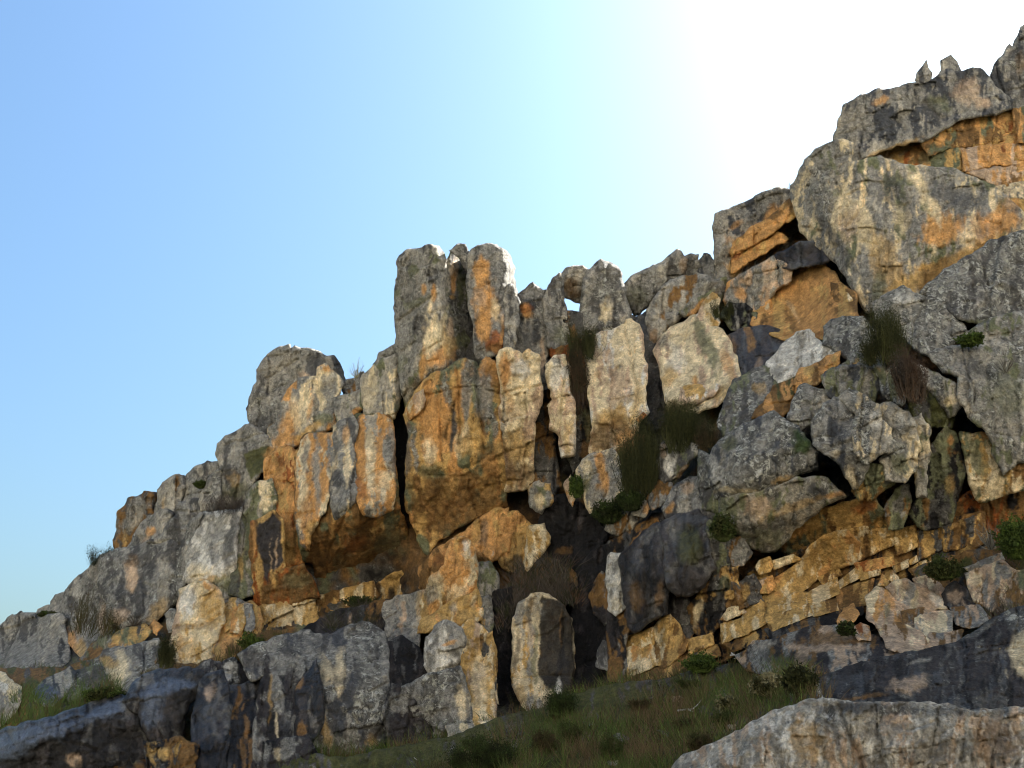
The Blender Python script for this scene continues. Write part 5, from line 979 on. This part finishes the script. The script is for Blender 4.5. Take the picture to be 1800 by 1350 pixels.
def bush(name, label, cat, x, y, w, h, kind='broom', col='olive', col2='brown', o=1.0, n=None, seed=0, group=None, lean=0.0):
    """a plant rooted at (x, y), w by h picture pixels large at the depth of the rock there"""
    rng = np.random.RandomState(4000 + seed + int(x) * 3 + int(y))
    t = float(base_depth(np.array([x]), np.array([y]))[0]) - o
    m = t / FPX
    org = world_pts([x], [y], [t])[0]
    W, H = w * m * .5, h * m * 1.05
    root = bpy.data.objects.new(name, None); COL.objects.link(root); root.location = org
    root['label'] = label; root['category'] = cat; root['kind'] = 'thing'
    if group: root['group'] = group
    c1, c2 = np.array(GREEN[col]), np.array(GREEN[col2])
    n = n or (int(np.clip(w * h / 14, 90, 900)) if kind != 'bare' else int(np.clip(w * h / 45, 18, 70)))
    ang = rng.uniform(0, 2 * math.pi, n); rad = np.sqrt(rng.uniform(0, 1, n))
    ca, sa = np.cos(ang), np.sin(ang)
    up = rng.uniform(.45, 1.0, n) * np.sqrt(np.clip(1.08 - rad ** 2 * .75, .05, 1))
    if kind == 'hang':
        base = np.c_[ca * rad * W * .9, sa * rad * W * .5, H * rng.uniform(.55, 1.0, n)]
        tip = base + np.c_[rng.normal(0, .16, n) * W + lean * W, rng.normal(-.1, .1, n) * W, -H * rng.uniform(.35, .9, n)]
    elif kind == 'bare':
        base = np.c_[ca * .06 * W, sa * .06 * W, 0 * ca]
        tip = np.c_[ca * rad * W, sa * rad * W, up * H]
    elif kind == 'broom':
        K = int(np.clip(n / 60, 5, 13))                    # the crown is a handful of tufts
        kr = np.sqrt(rng.uniform(0, 1, K)) * .85; ka = rng.uniform(0, 2 * math.pi, K)
        kc = np.c_[np.cos(ka) * kr * W, np.sin(ka) * kr * W * .8, H * rng.uniform(.35, 1.0, K) * np.sqrt(1 - .7 * kr ** 2)]
        ki = rng.randint(0, K, n)
        tip = kc[ki] + rng.normal(0, 1, (n, 3)) * np.array([.17 * W, .17 * W, .14 * H])
        tip[:, 0] += lean * W
        tip[:, 2] = np.maximum(tip[:, 2], .08 * H)
        base = np.c_[kc[ki, 0] * .85 + rng.normal(0, .12, n) * W, kc[ki, 1] * .6, kc[ki, 2] * rng.uniform(-.06, .5, n)]
    else:
        base = np.c_[ca * rad * W * .45, sa * rad * W * .45, H * .05 * rad - H * .06]
        tip = np.c_[ca * rad * W + lean * W * up, sa * rad * W * .8, up * H]
    L = np.linalg.norm(tip - base, axis=1)
    bend = rng.normal(0, .42, (n, 3)) * L[:, None]; bend[:, 2] -= .30 * L * (kind != 'hang')
    tip = tip + rng.normal(0, .12, (n, 3)) * np.array([W, W, H * .6])
    wid = np.full(n, .011 + .16 * m) * rng.uniform(.6, 1.3, n)
    tr, per, pts = ribbons(base, tip, bend, wid, 4)
    shade = rng.uniform(.6, 1.35, n)[:, None]
    tw = rng.uniform(0, 1, n)[:, None]
    cst = (c2 * tw + c1 * (1 - tw)) * shade
    s = soup('stems', tr, np.repeat(cst, per, 0), MAT_TWIG, root); s['kind'] = 'stuff'
    nl = {'broom': 20, 'cushion': 20, 'hang': 7, 'bare': 2}[kind]
    q = rng.uniform(.12, 1.0, (n, nl)) ** .7
    B = base[:, None] + (tip - base)[:, None] * q[..., None] + bend[:, None] * (q * q - q)[..., None]
    B = B.reshape(-1, 3) + rng.normal(0, {'broom': .10, 'cushion': .07, 'hang': .07, 'bare': .03}[kind], (n * nl, 3)) * np.array([W, W, H * .6])
    ls = {'broom': .055, 'cushion': .075, 'hang': .05, 'bare': .05}[kind] * rng.uniform(.6, 1.4, n * nl) + .55 * m * rng.uniform(.5, 1.2, n * nl)
    d = rng.normal(0, 1, (n * nl, 3)); d[:, 2] += (.9 if kind == 'broom' else .2); d /= np.linalg.norm(d, axis=1)[:, None]
    e = rng.normal(0, 1, (n * nl, 3)); e -= d * (e * d).sum(1)[:, None]; e /= np.linalg.norm(e, axis=1)[:, None]
    thin = .22 if kind in ('broom', 'hang', 'bare') else .45
    tri = np.stack([B - e * (ls * thin)[:, None], B + e * (ls * thin)[:, None], B + d * ls[:, None] * 1.3], 1)
    cl = vnoise(B[:, 0] / (W * .35 + .01), B[:, 2] / (H * .3 + .01), B[:, 1] / (W * .35 + .01), seed + 7)
    mixk = np.clip(.5 + .9 * cl, 0, 1)[:, None]
    cc = (c1 * mixk + c2 * (1 - mixk)) * rng.uniform(.6, 1.4, n * nl)[:, None]
    f = soup('foliage', tri, cc, MAT_LEAF, root); f['kind'] = 'stuff'
    return root

def grass(name, label, poly, n, hpx, cols, o=0.3, lean=.25, seed=0, wid=.5):
    """blades of grass standing on a bank"""
    rng = np.random.RandomState(700 + seed)
    P = np.asarray(poly, float); lo, hi = P.min(0), P.max(0)
    nt_ = max(20, n // 26)                                     # tussocks
    X = rng.uniform(lo[0], hi[0], nt_ * 4); Y = rng.uniform(lo[1], hi[1], nt_ * 4)
    k = inside(X, Y, P); TX, TY = X[k][:nt_], Y[k][:nt_]
    TH = rng.uniform(.45, 1.5, len(TX)) * (1 + .4 * fbm(TX / 50, TY / 30, seed + 21, 2)); TC = rng.uniform(size=len(TX))
    ti = rng.randint(0, len(TX), n)
    offx = rng.normal(0, 1, n) * hpx * .42; offy = rng.normal(0, 1, n) * hpx * .2
    X, Y = TX[ti] + offx, TY[ti] + offy
    clump = fbm(X / 24, Y / 16, seed + 3, 4)
    keep = clump + rng.uniform(-.6, 1.0, len(X)) > -.2
    X, Y, clump, ti, offx = X[keep], Y[keep], clump[keep], ti[keep], offx[keep]
    t = base_depth(X, Y) - o
    base = world_pts(X, Y, t)
    m = t / FPX
    hh = hpx * m * rng.uniform(.45, 1.1, len(X)) * TH[ti]
    tip = base + np.c_[rng.normal(0, lean, len(X)) * hh + offx * m * .9, rng.normal(-.1, lean, len(X)) * hh, hh]
    base[:, 2] -= .06
    tr, per, _ = ribbons(base, tip, rng.normal(0, .18, (len(X), 3)) * hh[:, None], wid * m * rng.uniform(.5, 1.2, len(X)), 2)
    zone = np.clip(.5 + 1.0 * fbm(X / 60, Y / 34, seed + 9, 4) + .9 * (TC[ti] - .5), 0, .999)
    idx = (zone * len(cols)).astype(int)
    pal = np.array([GREEN[c] for c in cols])
    jump = rng.uniform(size=len(X)) < .18
    idx[jump] = rng.randint(0, len(cols), jump.sum())
    cc = pal[idx] * rng.uniform(.7, 2.0, len(X))[:, None] * (.9 + .7 * TC[ti])[:, None]
    ob = soup(name, tr, np.repeat(cc, per, 0), MAT_LEAF)
    ob['kind'] = 'stuff'; ob['label'] = label; ob['category'] = 'grass'
    return ob

SLOPE = [(440,1420),(500,1345),(548,1326),(600,1335),(690,1318),(790,1296),(870,1268),(940,1250),(1000,1225),(1085,1204),(1170,1196),(1230,1178),(1300,1168),(1400,1172),(1440,1188),(1448,1225),(1400,1240),(1350,1258),(1250,1312),(1200,1332),(1160,1380),(1150,1420)]
R('grassy_slope', 'grassy slope', None, SLOPE, 'MMDM', o=.25, rd=.1, fac=.1, rough=3, kind='structure', size_k=1.4, plate=1, step=3.5)
grass('grass', 'tussocky green and rusty grass on the slope under the cliff', SLOPE, 44000, 24, ['green', 'brown', 'olive', 'green', 'red', 'olive', 'bright', 'dark', 'olive', 'brown'], o=.45, seed=1)
LEFT = [(-40,1180),(20,1178),(115,1176),(160,1160),(196,1190),(230,1200),(222,1228),(145,1252),(70,1274),(-40,1300)]
R('earth_bank', 'earth bank on the left slope', None, LEFT, 'BMDM', o=.0, rd=.1, fac=.1, kind='structure', plate=1, step=3)
grass('grass', 'olive and brown grass between the boulders of the left slope', LEFT, 6000, 18, ['brown', 'olive', 'green', 'brown', 'green'], o=.3, seed=2)
ROOT = [(286,1150),(300,1168),(340,1172),(372,1160),(420,1135),(470,1112),(510,1110),(500,1128),(440,1150),(380,1172),(250,1190)]
R('earth_bank', 'earth bank at the cliff foot', None, ROOT, 'BMDB', o=.2, rd=.1, fac=.1, kind='structure', plate=1, step=3)
grass('grass', 'brown grass along the foot of the cream boulder', ROOT, 2200, 13, ['brown', 'olive', 'brown'], o=.5, seed=3)
BR = [(880,1050),(905,1000),(935,985),(985,985),(1010,1010),(1015,1060),(985,1062),(950,1050),(915,1070),(895,1110),(870,1110)]
R('earth_bank', 'earth bank above the gravestone rock', None, BR, 'DMBK', o=-.2, rd=.1, fac=.1, kind='structure', plate=1, step=3)
grass('grass', 'dark dead brush on the bank above the gravestone rock', BR, 4200, 20, ['dead', 'dark', 'dark', 'dead', 'red'], o=.2, seed=4, lean=.5)
DK = [(545,1110),(596,1080),(650,1056),(684,1058),(682,1122),(655,1105),(600,1116)]
grass('grass', 'dead twiggy brush on the dark sloping slab', DK, 1500, 14, ['dead', 'dead', 'dark'], o=-.2, seed=5, lean=.7, wid=.35)
RS = [(1640,1000),(1720,975),(1800,965),(1840,1060),(1800,1075),(1740,1092),(1690,1010)]
grass('grass', 'dry twigs and grass around the blocks near the right edge', RS, 3000, 18, ['dead', 'olive', 'brown'], o=.5, seed=6, lean=.4)
R('earth_bank', 'earth bank on the right', None, [(1600,1000),(1660,985),(1730,962),(1850,950),(1850,1090),(1740,1096),(1650,1070)], 'BDBM', o=.1, rd=.1, fac=.1, kind='structure', plate=1, step=3.5)

PL = [
 ('bush','small dark spiky bush on the skyline left of the brown dome','bush',181,996,58,36,'broom','dark','blue',.2),
 ('bush','sparse olive bush against the grey shoulder','bush',152,1118,70,80,'broom','olive','brown',1.6,100),
 ('bush','olive brown scrub between the shoulder and the speckled block','bush',190,1120,46,66,'broom','brown','olive',1.6,80),
 ('dry_twigs','tangle of dry dark twigs above the mottled boulder','twigs',236,1100,70,26,'bare','dead','dead',2.0),
 ('dry_twigs','pale dead twigs at the left of the mottled boulder','twigs',186,1140,30,30,'bare','grey','grey',2.0),
 ('bush','dark green bush beside the half ochre boulder','bush',285,1172,44,56,'broom','dark','olive',2.0),
 ('dead_grass','hanging grey-brown dead grass over the pale slab','dead grass',393,906,76,34,'hang','dead','dead',2.0),
 ('leafless_shrub','pale leafless shrub in the skyline gap left of the tall tower','shrub',626,664,40,36,'bare','grey','straw',-.5),
 ('bush','large olive bush growing under the rock window','bush',1026,628,62,76,'broom','olive','dark',1.5),
 ('dead_grass','reddish dead growth hanging below the bush of the rock window','dead grass',1018,720,34,80,'hang','red','dead',.2),
 ('bush','brownish bush drooping in the cleft under the rock window bush','bush',1012,690,50,84,'broom','dark','red',1.0),
 ('bush','broad dark bush filling the gully under the big cream boulder','bush',1192,796,112,84,'broom','dark','olive',1.6),
 ('bush','dark green bush hanging beside the orange stained slab','bush',1128,868,80,130,'broom','dark','olive',1.5),
 ('dead_grass','orange-brown tuft below the lip of the cream boulder','dead grass',1195,724,60,26,'broom','brown','straw',1.9),
 ('cushion_plant','green mossy plant below the orange striped block','plant',1108,896,50,38,'cushion','green','dark',1.9),
 ('cushion_plant','green mossy growth left of the pale-tipped boulder','plant',1070,918,60,40,'cushion','dark','green',1.9),
 ('cushion_plant','bright green moss tuft right of the leaf-shaped flake','plant',1013,874,24,42,'cushion','bright','green',1.2),
 ('bush','tall green bush before the pointed lichen slab','bush',1566,640,96,100,'broom','olive','dark',2.0),
 ('dead_bush','big brown dead bush spilling below the tall green bush','bush',1606,706,70,90,'broom','dead','red',2.6),
 ('cushion_plant','small green cushion plant on the slab near the right edge','plant',1706,606,48,22,'cushion','bright','green',2.6),
 ('bush','greyish thin bush at the right edge above the broad slab','bush',1768,655,60,50,'bare','dead','grey',2.6),
 ('cushion_plant','green tuft sprouting above the brown stub','plant',1272,950,42,50,'cushion','green','olive',2.2),
 ('bush','green shrub above the pale jumble','bush',1660,1018,64,40,'cushion','green','olive',2.6),
 ('bush','bright green shrub touching the right edge','bush',1796,980,70,70,'cushion','bright','green',2.2),
 ('dead_bush','dry grey dead bush left of the bright green shrub','bush',1742,966,64,56,'bare','grey','dead',2.2),
 ('cushion_plant','green tuft at the foot of the layered beds','plant',1232,1182,60,34,'cushion','green','bright',1.8),
 ('cushion_plant','small round shrub beside the reddish boulder','plant',1489,1116,30,22,'cushion','green','dark',2.2),
 ('bush','dark little bush above the heap of dark stones','bush',1270,560,40,40,'broom','dark','olive',1.4),
 ('cushion_plant','yellow-green tuft on the ledge right of the cream boulder','plant',440,1142,52,30,'cushion','bright','olive',2.0),
 ('cushion_plant','green strip of plants at the edge of the wet slab','plant',184,1232,80,24,'cushion','olive','bright',2.0),
 ('cushion_plant','pale olive mound on the slope left of the blue-black slab','plant',1355,1222,70,36,'cushion','olive','straw',1.2),
 ('cushion_plant','dark round mound next to the tip of the blue-black slab','plant',1408,1218,60,44,'cushion','dark','olive',1.2),
 ('cushion_plant','small pale mound low on the grassy slope','plant',1282,1252,46,26,'cushion','straw','olive',1.2),
 ('dry_twigs','white leafless twigs in the grass near the yellow pillar','twigs',905,1322,44,40,'bare','grey','dead',1.2,9),
 ('bush','dark bush low in the grass below the gravestone rock','bush',850,1356,110,66,'broom','dark','green',1.6),
 ('bush','green grassy clump at the foot of the gravestone rock','bush',975,1258,90,48,'broom','green','dark',2.2),
 ('cushion_plant','green moss on the dark slab under the ochre wall','plant',630,1066,56,18,'cushion','green','dark',-1.2),
 ('bush','dark scrub in the corner between lichen boulder and perched boulder','bush',1240,790,50,56,'broom','dark','brown',1.2),
 ('cushion_plant','tiny green plant on the highest dome of the ridge','plant',353,858,24,14,'cushion','olive','green',1.2),
 ('cushion_plant','olive moss cushion between the two skyline knobs at left','plant',84,1086,40,12,'cushion','olive','green',.8),
 ('dry_twigs','few thin stems on top of the orange overhang','twigs',1390,338,30,22,'bare','dead','grey',.2),
]
for i, a in enumerate(PL):
    bush(*a[:11], n=a[11] if len(a) > 11 else None, seed=i * 13)

MARKS = [('gravestone rock', 955, 1255), ('yellow lumpy pillar', 845, 1275), ('layered yellow beds', 1190, 1185), ('tip of the blue-black slab', 1435, 1205),
         ('tan foreground boulder', 1270, 1300), ('big speckled outcrop', 640, 1325), ('black cleft wall', 1050, 1215)]
ORD = ['nearest', 'second nearest', 'third nearest', 'fourth nearest', 'fifth nearest', 'sixth nearest', 'seventh nearest', 'eighth nearest']
def place_words(pts):
    """which landmark each spot lies by, and how many others lie closer to it"""
    near = [min(range(len(MARKS)), key=lambda i: math.hypot(MARKS[i][1] - x, MARKS[i][2] - y)) for x, y in pts]
    out = []
    for k, (x, y) in enumerate(pts):
        i = near[k]; d = lambda q: math.hypot(MARKS[i][1] - q[0], MARKS[i][2] - q[1])
        rank = sum(1 for j, q in enumerate(pts) if d(q) < d(pts[k]))
        out.append((ORD[min(rank, 7)] if rank < 8 else None, MARKS[i][0]))
    return out
rs = np.random.RandomState(11)
def spots(n, x0, x1, y0, y1, gap):
    out = []
    while len(out) < n:
        p = (rs.uniform(x0, x1), rs.uniform(y0, y1))
        if inside(np.array([p[0]]), np.array([p[1] - 6]), SLOPE)[0] and all(math.hypot(p[0] - q[0], p[1] - q[1]) > gap for q in out): out.append(p)
    return out
sp = spots(10, 640, 1430, 1195, 1348, 45)              # low shrubs dotted over the slope
for k, ((px, py), (rank, mark)) in enumerate(zip(sp, place_words(sp))):
    tone, c1, c2 = [('olive', 'olive', 'brown'), ('olive', 'olive', 'green'), ('brownish', 'brown', 'olive'), ('green', 'green', 'olive')][rs.randint(4)]
    sc = .6 + .8 * (py - 1180) / 170
    bush('low_shrub', '%s low shrub, %s to the %s' % (tone, rank, mark), 'shrub', px, py, rs.uniform(34, 70) * sc, rs.uniform(18, 34) * sc,
         'broom', c1, c2, .7, n=int(rs.uniform(70, 150)), seed=k, group='low shrubs scattered over the grassy slope')
sp = spots(12, 660, 1420, 1200, 1345, 40)              # stones lying in the grass
for (px, py), (rank, mark) in zip(sp, place_words(sp)):
    a_ = np.sort(rs.uniform(0, 2 * math.pi, 6)); r_ = rs.uniform(6, 13)
    R('stone', 'small stone in the grass, %s to the %s' % (rank, mark), 'stone', [(px + r_ * 1.4 * math.cos(q), py + r_ * .7 * math.sin(q)) for q in a_],
      str(rs.choice(['GDS', 'TGB', 'DGU'])), o=.75, rd=.5, th=.4, group='stones scattered in the grass')

def branch(name, label, pts, o, r):
    """a bleached dead branch: bent tapering tubes"""
    bm_v, bm_f = [], []
    for line in pts:
        P = np.array(line, float); t = base_depth(P[:, 0], P[:, 1]) - o
        W = world_pts(P[:, 0], P[:, 1], t); n = len(W)
        for i in range(n):
            d = W[min(i + 1, n - 1)] - W[max(i - 1, 0)]; d = d / np.linalg.norm(d)
            s = np.cross(d, [0, 0, 1.0]); s = s / max(np.linalg.norm(s), 1e-6); u = np.cross(s, d)
            rr = r * (1 - .75 * i / (n - 1))
            for k in range(6):
                a = k * math.pi / 3; bm_v.append(W[i] + rr * (s * math.cos(a) + u * math.sin(a)))
        b0 = len(bm_v) - 6 * n
        for i in range(n - 1):
            for k in range(6):
                q = b0 + i * 6; bm_f.append((q + k, q + (k + 1) % 6, q + 6 + (k + 1) % 6, q + 6 + k))
    V = np.array(bm_v); org = V.mean(0)
    me = bpy.data.meshes.new(name); me.from_pydata((V - org).tolist(), [], bm_f)
    at = me.color_attributes.new('Col', 'FLOAT_COLOR', 'POINT'); at.data.foreach_set('color', np.tile([.38, .36, .31, 1.0], len(V)).astype(np.float32))
    me.materials.append(MAT_TWIG)
    ob = bpy.data.objects.new(name, me); COL.objects.link(ob); ob.location = org
    ob['label'] = label; ob['category'] = 'branch'; ob['kind'] = 'thing'
branch('dead_branch', 'bleached bent branch lying on the grassy slope', [[(1192,1249),(1206,1247),(1218,1246),(1227,1238),(1233,1230)], [(1210,1247),(1216,1251),(1219,1250)]], 1.6, .035)
branch('dead_branch', 'short bleached branch beside the flat dark ledge', [[(1284,1152),(1291,1151),(1298,1155),(1290,1158)], [(1286,1148),(1292,1152)]], 1.6, .035)
branch('dead_branch', 'thin pale stick lying in the grass at the bottom left of the slope', [[(712,1318),(722,1327),(733,1336)]], 1.4, .03)
